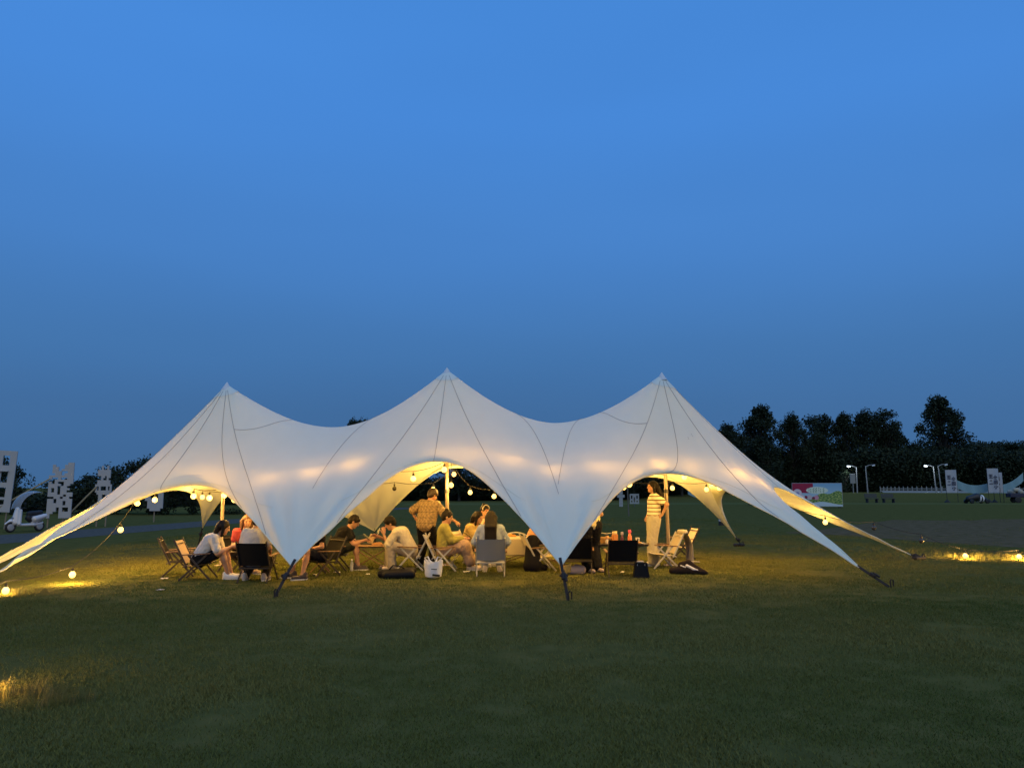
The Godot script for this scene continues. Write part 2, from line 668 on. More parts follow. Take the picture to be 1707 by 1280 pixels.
# a unit-height tree (trunk base at 0, top at 1): form 0 broad, 1 poplar-like column, 2 round shrub
func grow(form: int, sd: int, leaves: int) -> Array:
	var rng := RandomNumberGenerator.new()
	rng.seed = sd
	var trunk := MB.new()
	var crown := MB.new()
	var clumps := []
	var count: int = [90, 80, 30][form]
	var wide: float = [0.33, 0.2, 0.62][form]
	var low: float = [0.14, 0.1, 0.06][form]
	for k in count:
		var h := lerpf(low, 0.93, pow(rng.randf(), 0.8))
		var t := (h - low) / (0.95 - low)
		var env: float = sin(PI * clampf(0.16 + 0.84 * t, 0, 1)) if form != 1 else (0.55 + 0.6 * sin(PI * (0.15 + 0.8 * t)))
		env = clampf(env, 0.18, 1.0) * wide
		var a := rng.randf() * TAU
		var r := env * sqrt(rng.randf()) * rng.randf_range(0.7, 1.1)
		clumps.append([V(cos(a) * r, h, sin(a) * r), rng.randf_range(0.055, 0.1) * (1.0 if form != 2 else 1.9)])
	if form != 2:
		trunk.tube([V(0, -0.01, 0), V(0.005, 0.2, 0.004), V(-0.004, 0.45, -0.004), V(0, 0.85, 0)], [0.02, 0.016, 0.011, 0.003], 7)
	for c in clumps:
		var p: Vector3 = c[0]
		var f := V(0, p.y * rng.randf_range(0.45, 0.75), 0)
		trunk.tube([f, f.lerp(p, 0.55) + V(0, 0.02, 0), p], [0.006, 0.004, 0.0015], 4, false)
		var each := leaves / count
		for k in each:
			var dir := V(rng.randfn(), rng.randfn() * 0.75, rng.randfn())
			dir = dir.normalized() * pow(rng.randf(), 0.45)
			var q: Vector3 = p + dir * float(c[1])
			var s: float = rng.randf_range(0.008, 0.017) * (1.0 if form != 2 else 2.0)
			var b := Basis.from_euler(V(rng.randf() * TAU, rng.randf() * TAU, rng.randf() * TAU))
			var u := b.x * s
			var w := b.y * s * 0.7
			crown.col = Color(1, 1, 1) * rng.randf_range(0.65, 1.25)
			crown.col.a = 1.0
			crown.quad(q - u, q - w, q + u, q + w)
	return [trunk.mesh(bark_mat), crown.mesh(leaf_mat)]

func plant(called: String, kit: Array, label: String, at: Vector3, h: float, w: float, yaw: float, group: String) -> void:
	var o := thing(called, label, "tree" if called.ends_with("tree") else "shrub", at, yaw, group)
	o.scale = V(w, h, w)
	obj("trunk" if called.ends_with("tree") else "stems", kit[0], o)
	obj("crown" if called.ends_with("tree") else "foliage", kit[1], o)

func far_side() -> void:
	leaf_mat = mat(0.024, 0.036, 0.018, 0.75)
	leaf_mat.vertex_color_use_as_albedo = true
	leaf_mat.metallic_specular = 0.3
	leaf_mat.backlight_enabled = true
	leaf_mat.backlight = Color(0.25, 0.3, 0.2)
	bark_mat = mat(0.06, 0.05, 0.04, 0.95)
	var broad := [grow(0, 1, 11000), grow(0, 2, 11000), grow(0, 3, 11000)]
	var column := [grow(1, 4, 9000), grow(1, 5, 9000)]
	var bush := [grow(2, 6, 2400), grow(2, 7, 2400), grow(2, 9, 2400)]
	# px-free world list: x, z, height, width factor, kind (0-2 broad, 3-4 columnar), words
	var tl := [
		[31.5, -112, 10.6, 12, 0, "broad dark tree next to the tent's right slope, lower than its neighbour"],
		[38.2, -118, 13.6, 15, 1, "tall broad tree with an uneven top behind the billboard's left end"],
		[43.6, -120, 12.6, 12, 2, "broad tree with a pointed shoulder above the billboard"],
		[48.4, -122, 10.2, 11, 0, "lower broad tree at the dip in the right-hand row"],
		[50.2, -126, 13.2, 15, 3, "slim tree just right of the dip in the right-hand row"],
		[54.8, -127, 13.2, 13, 1, "broad tree behind the two lamps that stand at the fence's left end"],
		[58.6, -128, 13.9, 13, 2, "tree with the highest crown of the middle clump behind the fence"],
		[62.2, -128, 14.1, 14, 4, "thin upright tree at the right edge of the middle clump"],
		[64.6, -130, 12.0, 11, 0, "lower tree sloping down from the middle clump to the gap"],
		[76.0, -136, 17.2, 18, 1, "tallest single rounded tree standing apart on the right skyline"],
		[35.0, -108, 8.0, 12, 2, "low spreading tree filling the row left of the billboard"],
		[68.6, -132, 8.6, 12, 2, "low tree in the gap left of the tallest single tree"],
		[83.5, -138, 8.6, 13, 0, "low tree at the right of the tallest single tree"],
		[91.0, -140, 8.9, 14, 1, "low tree near the right edge of the wood"],
		[98.0, -142, 9.4, 14, 2, "low tree by the right edge of the picture"],
		[-17.6, -92, 10.3, 9, 0, "tree whose top shows over the tent's left saddle"],
		[-19.3, -93, 10.0, 8, 1, "tree beside the one that shows over the tent's left saddle"],
		[-6.0, -88, 7.0, 10, 2, "dark tree seen through the middle arch, left of the pole"],
		[0.5, -90, 7.2, 11, 0, "dark tree seen through the middle arch, right of the pole"],
		[7.5, -92, 7.4, 11, 1, "dark tree behind the tent's front panel between the arches"],
		[14.5, -92, 7.0, 10, 2, "dark tree seen through the right arch beside the striped-shirt woman"],
		[21.0, -96, 7.6, 11, 0, "dark tree seen through the right arch beyond the pole"],
		[27.0, -100, 8.4, 12, 1, "dark tree behind the right tent arm"],
		[-13.0, -90, 6.6, 10, 2, "dark tree hidden behind the seated man with the phone"],
		[-25.5, -84, 6.4, 10, 1, "dark tree seen through the left arch"],
		[-31.5, -80, 6.0, 10, 0, "dark tree left of the left arch behind the tent slope"],
	]
	for k in tl.size():
		var t: Array = tl[k]
		var kit: Array = broad[t[4]] if t[4] < 3 else column[t[4] - 3]
		t[3] *= 0.9
		plant(["round_tree", "round_tree", "round_tree", "slim_tree", "slim_tree"][t[4]], kit, t[5], V(t[0], rise(t[0], t[1]) - 0.1, t[1]), t[2], t[3], k * 67.0, "trees behind the lawn")
	# left shrubs: x, z, height, width
	var sl := [
		[-30.6, -46, 3.5, 2.3, "small dark shrub right behind the tall ladder-like board"], [-28.9, -45, 3.1, 2.0, "small shrub with a peaked top behind the scooter"],
		[-27.3, -47, 2.3, 3.4, "low shrub in the dip above the scooter seat"], [-25.6, -47, 2.4, 3.0, "low shrub between the scooter and the jagged board"],
		[-24.0, -46, 3.0, 3.0, "rounded shrub just right of the jagged pair of boards"], [-22.6, -46, 3.4, 3.0, "dark shrub left of the crown-topped board"],
		[-21.2, -45.5, 3.4, 2.8, "dark shrub behind the crown-topped board"], [-20.0, -45, 3.4, 2.6, "dark shrub right of the crown-topped board"],
		[-18.6, -45, 3.1, 3.0, "dark shrub next to the tent's left slope"], [-17.2, -46, 2.6, 3.2, "shrub under the left tent arm by the small hanging board"],
		[-15.4, -47, 2.5, 3.4, "shrub behind the bulb at the left arch"], [-33.0, -44, 3.2, 3.0, "shrub at the left edge behind the ladder-like board"],
		[-13.4, -62, 2.6, 3.6, "shrub at the far end of the path"], [-35.0, -50, 4.0, 4.0, "larger shrub beyond the left edge"],
	]
	for k in sl.size():
		var t: Array = sl[k]
		plant("dark_shrub", bush[k % 3], t[4], V(t[0], -0.1, t[1]), t[2], t[3], k * 83.0, "shrubs along the left of the field")
	# dense belt of undergrowth that reads as one mass
	var rng := RandomNumberGenerator.new()
	rng.seed = 77
	var clump := MB.new()
	for k in 900:
		var dir := V(rng.randfn(), rng.randfn() * 0.8, rng.randfn()).normalized() * pow(rng.randf(), 0.4)
		var q := dir * 0.5 + V(0, 0.45, 0)
		var s := rng.randf_range(0.025, 0.055)
		var b := Basis.from_euler(V(rng.randf() * TAU, rng.randf() * TAU, rng.randf() * TAU))
		clump.quad(q - b.x * s, q - b.y * s * 0.7, q + b.x * s, q + b.y * s * 0.7)
	var xf := []
	var cols := []
	for k in 1500:
		var u := rng.randf()
		var x := lerpf(-40.0, 118.0, u)
		var z := -94.0 - 30.0 * smoothstep(8.0, 40.0, x) + rng.randf_range(-7.0, 3.5)
		if x < -12: z = lerpf(-50, -94, smoothstep(-36, -12, x)) + rng.randf_range(-4, 3)
		var s := rng.randf_range(2.6, 4.8) * (1.25 if x > 40 else (1.0 if x > 0 else 0.8))
		if x < -14: s *= 0.6
		var y := rise(x, z) + (rng.randf_range(-0.5, 2.6) if x > 30 else -0.4)
		xf.append(Transform3D(Basis.from_euler(V(0, rng.randf() * TAU, 0)).scaled(V(s, s * 0.95, s)), V(x, y, z)))
		cols.append(Color(1, 1, 1) * rng.randf_range(0.6, 1.1))
	scatter("undergrowth", clump, leaf_mat, xf, cols, "dark undergrowth filling the foot of the far wood", "undergrowth")
	xf = []
	cols = []
	for k in 1500:
		var x := rng.randf_range(62, 330)
		var z := rng.randf_range(-262, -160)
		var s := rng.randf_range(4.0, 8.0)
		xf.append(Transform3D(Basis.from_euler(V(0, rng.randf() * TAU, 0)).scaled(V(s, s, s)), V(x, rise(x, z) - 1.0, z)))
		cols.append(Color(1, 1, 1) * rng.randf_range(0.7, 1.1))
	scatter("hill_wood", clump, leaf_mat, xf, cols, "far wooded hill on the right skyline", "wood")


# ---- things at the left edge --------------------------------------------------------------------------------------------------------
func letter_board(rows: Array, cell: Vector2, label: String, at: Vector3, yaw: float, legs: Array, tilt := 0.0) -> Node3D:
	var white := mat(0.38, 0.39, 0.4, 0.8)
	var o := thing("cut_out_board", label, "sign", at, yaw, "white cut-out boards along the path")
	o.rotation.z = deg_to_rad(tilt)
	var mb := MB.new()
	var w: int = rows[0].length()
	for r in rows.size():
		var k := 0
		while k < w:
			if rows[r][k] == "#":
				var e := k
				while e < w and rows[r][e] == "#": e += 1
				var y0 := (rows.size() - r - 1) * cell.y
				mb.box(X(V(((k + e) * 0.5 - w * 0.5) * cell.x, y0 + cell.y * 0.5, 0)), V((e - k) * cell.x, cell.y, 0.06), 0.002)
				k = e
			else: k += 1
	var p := part("panel", mb, white, o)
	p.position.y = legs[0]
	var wood := mat(0.25, 0.2, 0.14, 0.9)
	for k in range(1, legs.size()):
		var l := MB.new()
		l.bar(V(legs[k], -0.1, -0.05), V(legs[k], legs[0] + 0.3, -0.05), 0.03, 6)
		part("leg", l, wood, o)
	return o

func prop_stick(o: Node3D, a: Vector3, b: Vector3) -> void:
	var l := MB.new()
	l.bar(a, b, 0.035, 6)
	part("prop", l, mat(0.3, 0.26, 0.16, 0.9), o)

func left_side() -> void:
	var b1 := letter_board(["########", "########", "##...###", "##...###", "##...###", "##...###", "########", "########", "##...###", "##...###", "##...###", "##...###", "##...###", "########", "########", "##...###", "##...###", "##...###", "##...###", "########", "##...###", "##...###", "########", "########", "########", "##......"], Vector2(0.078, 0.093), "tallest white board, ladder-like with three oblong holes, at the left edge", V(-19.5, 0, -29.6), 14, [0.55, -0.2, 0.2], -3.0)
	var arm := MB.new()
	arm.plank(V(-0.75, 2.2, 0.1), V(0.1, 2.2, 0.1), 0.09, 0.06)
	part("crossbar", arm, mat(0.38, 0.39, 0.4, 0.8), b1)
	var b2 := letter_board(["......##", ".#...###", ".##..###", ".##.####", ".###..##", "..##.###", "########", "#..#..##", "..######", "#.#..###", "####.##.", "###.##..", "#.#.###.", "#.#.##..", "###.####", "#####.##", "..##.##.", "##.#####", "##.##.##", "#####.##", "########", "###.#..#", "###.#..#", "##..####", "#...####", "#...####"], Vector2(0.112, 0.083), "jagged white board pair with tooth-like gaps right of the scooter", V(-17.7, 0, -30.4), 8, [0.38, -0.4, 0.15, 0.4])
	prop_stick(b2, V(-0.4, 1.9, 0.05), V(-2.0, 0.75, 0.6))
	var b3 := letter_board(["...#..#..", "...#..#..", ".#######.", ".#######.", ".#######.", "...##.##.", "...#..#..", ".#######.", ".#######.", "#########", "#.#...#.#", "#.#...#.#", "#########", ".#######.", "..##..##.", "..##..##.", "..#####..", "..#####..", "..#...#..", "..#...#..", ".######..", ".######..", ".#######.", "..#####.."], Vector2(0.07, 0.083), "crown-topped white board half hidden by the left tent arm", V(-16.6, 0, -31.5), 6, [0.45, -0.2, 0.15])
	prop_stick(b3, V(-0.25, 1.6, 0.05), V(-1.5, 0.0, 0.5))
	letter_board(["##...##", "##...##", "##...##", "#######", ".######", ".######", ".######", "..####."], Vector2(0.115, 0.115), "small round-footed white board under the left tent arm by a bulb", V(-16.4, 0, -35.6), 4, [0.5, 0.02])
	scooter(V(-17.35, 0, -27.8), -28)

func scooter(at: Vector3, yaw: float) -> void:
	var o := thing("scooter", "white electric scooter with a clear rain canopy parked by the path", "scooter", at, yaw)
	o.scale = Vector3.ONE * 0.84
	var white := mat(0.58, 0.6, 0.62, 0.35)
	white.clearcoat_enabled = true
	white.clearcoat = 0.6
	var black := mat(0.012, 0.012, 0.013, 0.6)
	for s in [-1, 1]:
		var wx := X(V(0, 0.22, 0.6 * s), V(0, 0, 90))
		var t := MB.new()
		var prof := []
		for k in 13:
			var a := TAU * k / 12.0
			prof.append(Vector2(0.175 + cos(a) * 0.045, sin(a) * 0.05))
		t.lathe(prof, wx, 20)
		var w := part("wheel", t, black, o)
		var r := MB.new()
		r.lathe([Vector2(0.0, -0.045), Vector2(0.13, -0.045), Vector2(0.14, -0.03), Vector2(0.14, 0.03), Vector2(0.13, 0.045), Vector2(0.0, 0.045)], wx, 18)
		part("rim", r, mat(0.5, 0.5, 0.48, 0.4, 0.6), w)
	part("front_fender", blob([[0, V(0, 0.4, 0.42), V(0, 0.47, 0.6), 0.07, 0.08, 0.05], [0, V(0, 0.47, 0.6), V(0, 0.36, 0.8), 0.08, 0.045, 0.05], [1, V(0, 0.22, 0.6), V(0.2, 0.235, 0.235), 0, 0, 0.01, true]], 0.02), white, o)
	part("leg_shield", blob([[0, V(-0.19, 0.36, 0.36), V(-0.15, 0.9, 0.32), 0.075, 0.07, 0.06], [0, V(0.19, 0.36, 0.36), V(0.15, 0.9, 0.32), 0.075, 0.07, 0.06], [0, V(0, 0.42, 0.45), V(0, 0.95, 0.36), 0.13, 0.1, 0.06]], 0.022), white, o)
	part("floorboard", blob([[0, V(-0.1, 0.3, 0.35), V(-0.1, 0.3, -0.3), 0.05, 0.06, 0.05], [0, V(0.1, 0.3, 0.35), V(0.1, 0.3, -0.3), 0.05, 0.06, 0.05], [0, V(0, 0.28, -0.3), V(0, 0.36, -0.7), 0.09, 0.06, 0.06]], 0.022), white, o)
	part("seat", blob([[0, V(0, 0.76, -0.12), V(0, 0.79, -0.6), 0.1, 0.11, 0.05], [0, V(0, 0.58, -0.1), V(0, 0.5, -0.2), 0.12, 0.12, 0.06]], 0.022), black, o)
	part("rear_fairing", blob([[0, V(-0.13, 0.54, -0.3), V(-0.11, 0.66, -0.75), 0.12, 0.09, 0.06], [0, V(0.13, 0.54, -0.3), V(0.11, 0.66, -0.75), 0.12, 0.09, 0.06], [0, V(0, 0.42, -0.3), V(0, 0.56, -0.7), 0.12, 0.09, 0.06]], 0.022), white, o)
	var hb := MB.new()
	hb.tube([V(-0.34, 1.0, 0.2), V(-0.12, 1.0, 0.28), V(0.12, 1.0, 0.28), V(0.34, 1.0, 0.2)], [0.02, 0.02, 0.02, 0.02], 8)
	hb.bar(V(0, 0.85, 0.34), V(0, 1.0, 0.28), 0.03)
	hb.box(X(V(0, 1.02, 0.29)), V(0.2, 0.09, 0.1), 0.02)
	part("handlebar", hb, black, o)
	var hl := MB.new()
	hl.lathe([Vector2(0, 0.03), Vector2(0.05, 0.025), Vector2(0.07, 0)], X(V(0, 0.6, 0.545), V(80, 0, 0)).scaled_local(V(1.4, 1, 0.6)), 14)
	part("headlight", hl, mat(0.15, 0.19, 0.24, 0.15), o)
	for s in [-1, 1]:
		var mr := MB.new()
		mr.tube([V(0.2 * s, 1.0, 0.26), V(0.3 * s, 1.16, 0.24)], [0.008, 0.008], 6)
		mr.lathe([Vector2(0, -0.01), Vector2(0.06, -0.008), Vector2(0.06, 0.008), Vector2(0, 0.01)], X(V(0.31 * s, 1.19, 0.24), V(90, 0, 0)), 12)
		part("mirror", mr, black, o)
	var rows := []
	for i in 13:
		var t := i / 12.0
		var a := t * 1.75
		var row := []
		for j in 9:
			var u := (j / 8.0 - 0.5)
			row.append(V(u * 0.62, 1.0 + sin(minf(a, 1.57)) * 0.72 - maxf(0, a - 1.57) * 0.1 - u * u * 0.25, 0.52 - (1.0 - cos(a)) * 0.75 - u * u * 0.3))
		rows.append(row)
	var cs := MB.new()
	cs.sheet(rows)
	var clear := mat(0.8, 0.85, 0.9, 0.12)
	clear.albedo_color.a = 0.22
	clear.transparency = BaseMaterial3D.TRANSPARENCY_ALPHA
	part("rain_canopy", cs, clear, o)
	var fr := MB.new()
	for j in [0, 8]:
		var pts := []
		var rr := []
		for i in 13:
			pts.append(rows[i][j]); rr.append(0.012)
		fr.tube(pts, rr, 6)
	part("canopy_frame", fr, mat(0.25, 0.27, 0.3, 0.5), o)


# ---- right-hand distance ------------------------------------------------------------------------------------------------------------
func glyph(mb: MB, rows: Array, o: Vector3, w: float, h: float) -> void:
	for r in rows.size():
		var n: int = rows[r].length()
		var k := 0
		while k < n:
			if rows[r][k] == "#":
				var e := k
				while e < n and rows[r][e] == "#": e += 1
				mb.box(X(o + V(((k + e) * 0.5 / n - 0.5) * w, (0.5 - (r + 0.5) / rows.size()) * h, 0)), V((e - k) * w / n, h / rows.size() * 0.94, 0.006), 0.0005)
				k = e
			else: k += 1

func street_lamp(label: String, at: Vector3, h: float, lit: bool, side: float, lean := 0.0) -> void:
	var o := thing("street_lamp", label, "street lamp", at, 0, "street lamps along the far fence")
	o.rotation.z = deg_to_rad(lean)
	var grey := mat(0.28, 0.29, 0.3, 0.5, 0.2)
	var p := MB.new()
	p.tube([V(0, -0.2, 0), V(0, h, 0)], [0.09, 0.06], 8)
	part("post", p, grey, o)
	var a := MB.new()
	a.tube([V(0, h - 0.1, 0), V(side * 0.5, h + 0.1, 0), V(side * 0.85, h + 0.12, 0)], [0.06, 0.05, 0.05], 6)
	part("arm", a, grey, o)
	var hd := MB.new()
	hd.box(X(V(side * 1.05, h + 0.13, 0), V(0, 0, side * 6)), V(0.46, 0.08, 0.26), 0.03)
	part("lamp_head", hd, grey, o)
	var pane := MB.new()
	pane.box(X(V(side * 1.05, h + 0.02, 0.03), V(0, 0, side * 6)), V(0.36, 0.14, 0.26), 0.03)
	var gl := mat(0.7, 0.75, 0.8, 0.4)
	if lit:
		gl.emission_enabled = true
		gl.emission = Color(0.9, 0.97, 1.0)
		gl.emission_energy_multiplier = 4.0
	part("lamp_glass", pane, gl, o)
	if lit:
		var l := OmniLight3D.new()
		l.name = "lamp_light"
		l.light_color = Color(0.92, 0.98, 1.0)
		l.light_energy = 3.0
		l.omni_range = 40
		l.omni_attenuation = 2
		l.light_size = 0.25
		l.shadow_enabled = true
		l.position = V(side * 1.05, h - 0.2, 0.05)
		o.add_child(l)

func right_side() -> void:
	# printed billboard
	var im := Image.create(256, 128, false, Image.FORMAT_RGB8)
	var fn := FastNoiseLite.new()
	fn.seed = 3
	fn.frequency = 0.07
	fn.fractal_octaves = 4
	for y in 128:
		for x in 256:
			var u := x / 256.0
			var v := y / 128.0
			var c := Color(0.5, 0.7, 0.84).lerp(Color(0.78, 0.86, 0.9), v * 1.2)
			var hill := 0.62 - 0.25 * sin((u - 0.35) * 2.6) + 0.05 * sin(u * 19.0)
			if v > hill: c = Color(0.22, 0.42, 0.2).lerp(Color(0.72, 0.76, 0.42), clampf(fn.get_noise_2d(x, y * 2.0) * 1.4 + 0.5, 0, 1))
			if v > 0.86 + 0.06 * sin(u * 8.0): c = Color(0.78, 0.86, 0.9)
			if v < 0.42 - 0.25 * maxf(0, u - 0.3) and u < 0.42: c = Color(0.62, 0.06, 0.26)
			for d in [[0.1, 0.42, 0.14, Color(0.9, 0.85, 0.88)], [0.1, 0.44, 0.06, Color(0.6, 0.62, 0.8)], [0.18, 0.62, 0.1, Color(0.9, 0.83, 0.84)], [0.34, 0.62, 0.085, Color(0.82, 0.75, 0.78)], [0.48, 0.62, 0.08, Color(0.85, 0.6, 0.68)], [0.27, 0.6, 0.05, Color(0.55, 0.12, 0.28)], [0.42, 0.64, 0.05, Color(0.5, 0.14, 0.28)], [0.1, 0.93, 0.08, Color(0.2, 0.5, 0.4)], [0.16, 0.9, 0.06, Color(0.25, 0.55, 0.42)]]:
				if Vector2((u - d[0]) * 2.0, v - d[1]).length() < d[2] * 1.25: c = d[3]
			if Vector2((u - 0.5) * 1.3, (v - 0.3) * 1.9).length() < 0.29 and u > 0.28: c = Color(0.88, 0.93, 0.86)
			if u > 0.33 and u < 0.66 and v > 0.2 and v < 0.41:
				var gx := int((u - 0.33) * 60.0)
				var gy := int((v - 0.2) * 44.0)
				if (gx * 7 + gy * 13 + gx * gy * 5) % 3 == 0 and gx % 4 != 3: c = Color(0.16, 0.34, 0.12)
			im.set_pixel(x, y, c)
	var bm := mat(1, 1, 1, 0.6)
	bm.albedo_color = Color(0.95, 0.95, 0.95)
	bm.albedo_texture = ImageTexture.create_from_image(im)
	var o := thing("billboard", "wide printed billboard with maroon corner and green hills standing on the lawn", "billboard", V(23.0, 0, -58.5), -14)
	var f := MB.new()
	f.quad(V(-1.75, 0.16, 0.035), V(1.75, 0.16, 0.035), V(1.75, 1.86, 0.035), V(-1.75, 1.86, 0.035))
	part("print", f, bm, o)
	var bk := MB.new()
	bk.box(X(V(0, 1.01, 0)), V(3.56, 1.76, 0.06), 0.01)
	part("panel", bk, mat(0.3, 0.31, 0.32, 0.7), o)
	for x in [-1.6, 0.0, 1.6]:
		var l := MB.new()
		l.bar(V(x, -0.1, -0.06), V(x, 1.86, -0.06), 0.035, 6)
		l.bar(V(x, -0.05, -0.9), V(x, 1.5, -0.08), 0.025, 6)
		part("leg", l, mat(0.08, 0.08, 0.085, 0.6, 0.4), o)
	# white fence on the bank
	var fw := mat(0.24, 0.25, 0.24, 0.7)
	o = thing("fence", "long low white post-and-rail fence on the far bank", "fence", V(0, 0, 0), 0)
	var pts := []
	for k in 46:
		var t := k / 45.0
		var x := lerpf(53.2, 75.0, t)
		var z := lerpf(-112.0, -100.5, smoothstep(0.0, 0.8, t))
		pts.append(V(x, rise(x, z), z))
	for k in pts.size():
		var p := MB.new()
		p.box(X(pts[k] + V(0, 0.4, 0)), V(0.11, 0.85, 0.11), 0.02)
		p.lathe([Vector2(0.07, 0), Vector2(0.0, 0.08)], X(pts[k] + V(0, 0.82, 0)), 4)
		part("post", p, fw, o)
	for h in [0.28, 0.56]:
		for k in pts.size() - 1:
			var r := MB.new()
			r.plank(pts[k] + V(0, h, 0.03), pts[k + 1] + V(0, h, 0.03), 0.1, 0.05, Vector3.UP)
			part("rail", r, fw, o)
	var kb := MB.new()
	var n2 := []
	var f2 := []
	for k in pts.size():
		n2.append(pts[k] + V(0, 0.0, 0.9)); f2.append(pts[k] + V(0, 0.22, 0.15))
	var rows := [f2, n2]
	kb.sheet(rows)
	structure("kerb", kb, mat(0.22, 0.23, 0.22, 0.9))
	street_lamp("lit street lamp with a white glow over a leafy bush, leftmost of the far lamps", V(46.3, 0.8, -104), 3.5, true, -1, -1)
	street_lamp("unlit street lamp right of the leftmost lit lamp", V(47.7, 0.8, -104), 3.6, false, 1, 1.5)
	street_lamp("lit street lamp leaning by the middle of the white fence", V(56.6, 0.8, -103.5), 3.6, true, -1, 2)
	street_lamp("unlit leaning street lamp right beside the lit one at mid fence", V(57.3, 0.8, -103.5), 3.65, false, 1, 3)
	plant("leafy_shrub", grow(2, 17, 800), "bright-lit leafy bush under the leftmost lit street lamp", V(45.3, 0.75, -105), 3.4, 2.2, 20, "")
	var bx := thing("info_board", "small white notice box on a post below the leftmost lit lamp", "sign", V(45.6, 0.8, -103.6), 0)
	var b := MB.new()
	b.box(X(V(0, 1.9, 0)), V(0.7, 1.3, 0.12), 0.03)
	part("panel", b, fw, bx)
	b = MB.new()
	b.bar(V(0, -0.1, 0), V(0, 1.4, 0), 0.06, 6)
	part("post", b, fw, bx)
	# standing banner signs with dark characters
	var cloth_m := mat(0.42, 0.43, 0.46, 0.8)
	var ink := mat(0.05, 0.05, 0.08, 0.8)
	var wang := ["#####", "..#..", "#####", "..#..", "#####"]
	var er := [".###.", ".....", ".....", ".....", "#####"]
	var hui := ["..#..", ".#.#.", "#####", ".....", ".###."]
	var xiao := ["..#..", "#.#.#", "#.#.#", "..#..", ".##.."]
	var tian := ["#####", "#.#.#", "#####", "#.#.#", "#####"]
	var defs := [["left of the two standing character banners, in front of the fence", V(45.5, 0, -80.2), 1.0, 2.3, 1.05, [[wang, -0.2, 2.6], [er, -0.2, 2.0], [hui, 0.22, 2.45], [tian, 0.22, 1.95], [xiao, 0.22, 1.45]]], ["middle character banner, the taller one with a second panel behind it", V(49.85, 0, -80.2), 1.0, 2.45, 1.05, [[wang, -0.2, 2.7], [er, -0.2, 2.1], [hui, 0.22, 2.6], [tian, 0.22, 2.1], [xiao, 0.22, 1.6]]], ["shorter character banner tucked behind the middle one", V(50.75, 0, -80.9), 0.85, 2.1, 1.0, [[tian, 0.0, 2.45], [xiao, 0.0, 1.85], [wang, 0.0, 1.3]]]]
	for d in defs:
		o = thing("banner_sign", "greyish cloth " + d[0], "banner", d[1], -20, "standing character banners on the right")
		var p := MB.new()
		var rr := []
		for i in 9:
			var row := []
			for j in 9:
				row.append(V((j / 8.0 - 0.5) * d[2], d[4] + (1 - i / 8.0) * d[3], 0.03 * sin(j * 0.9 + i * 0.3)))
			rr.append(row)
		p.sheet(rr)
		part("cloth", p, cloth_m, o)
		var g := MB.new()
		for ch in d[5]:
			glyph(g, ch[0], V(ch[1], ch[2], 0.05), 0.34, 0.4)
		part("lettering", g, ink, o)
		for s in [-1, 1]:
			var l := MB.new()
			l.bar(V(s * d[2] * 0.5, -0.1, -0.03), V(s * d[2] * 0.5, d[4] + d[3] + 0.05, -0.03), 0.03, 6)
			part("pole", l, mat(0.02, 0.022, 0.025, 0.6), o)
		var fo := MB.new()
		fo.lathe([Vector2(0.3, 0), Vector2(0.28, 0.06), Vector2(0.05, 0.3), Vector2(0, 0.3)], X(V(-d[2] * 0.5, 0, 0)), 10)
		part("foot", fo, mat(0.015, 0.018, 0.018, 0.8), o)
	# blue swag banner hung between the signs
	var sm := mat(1, 1, 1, 0.7)
	sm.albedo_texture = noise_tex(0.05, lin(0.07, 0.2, 0.28), lin(0.38, 0.5, 0.52), 41, 256, 4)
	sm.uv1_scale = V(6, 1, 1)
	var swags := [[V(46.3, 2.5, -81.2), V(50.0, 2.0, -81.2), 0.45, "pale blue printed banner sagging between the left and middle banners"], [V(51.0, 1.75, -81.4), V(54.2, 3.1, -82), 0.3, "pale blue printed banner rising to the right edge of the picture"], [V(17.0, 1.75, -75.0), V(20.6, 0.95, -77.0), 0.2, "pale printed banner seen through the right arch"]]
	for s in swags:
		var p := MB.new()
		var r2 := [[], []]
		for k in 21:
			var t := k / 20.0
			var q: Vector3 = s[0].lerp(s[1], t) - V(0, s[2] * sin(PI * t), 0)
			r2[0].append(q); r2[1].append(q - V(0, 0.85, 0.06 * sin(k)))
		p.sheet(r2)
		var so := obj("swag_banner", p.mesh(sm))
		tag(so, s[3], "banner", "pale blue printed banners")
	# low kart, loaded tricycle
	o = thing("kart", "low rounded black kart with two white stripes parked before the fence", "kart", V(45.4, 0, -76.0), 100)
	var black := mat(0.012, 0.012, 0.014, 0.5)
	part("body", blob([[0, V(0, 0.45, -0.8), V(0, 0.62, 0.1), 0.28, 0.36, 0.15], [0, V(0, 0.6, 0.1), V(0, 0.38, 1.0), 0.36, 0.2, 0.15]], 0.06), black, o)
	for s in [[0.25, 0.385], [0.6, 0.335]]:
		var st := MB.new()
		st.lathe([Vector2(s[1], -0.09), Vector2(s[1] + 0.025, -0.07), Vector2(s[1] + 0.025, 0.07), Vector2(s[1], 0.09)], X(V(0, 0.53 - s[0] * 0.1, s[0]), V(90, 0, 0)), 20)
		part("stripe", st, mat(0.65, 0.66, 0.68, 0.5), o)
	for s in [V(-0.4, 0.2, 0.9), V(0.4, 0.2, 0.9), V(-0.4, 0.2, -0.8), V(0.4, 0.2, -0.8)]:
		var w := MB.new()
		w.lathe([Vector2(0.0, -0.09), Vector2(0.19, -0.09), Vector2(0.21, -0.06), Vector2(0.21, 0.06), Vector2(0.19, 0.09), Vector2(0, 0.09)], X(s, V(0, 0, 90)), 14)
		part("wheel", w, black, o)
	o = thing("cargo_tricycle", "dark cargo tricycle heaped with pale sacks at the right edge", "tricycle", V(51.9, 0, -79.0), 80)
	var b2 := MB.new()
	b2.box(X(V(0, 0.75, -0.5)), V(1.1, 0.4, 1.6), 0.04)
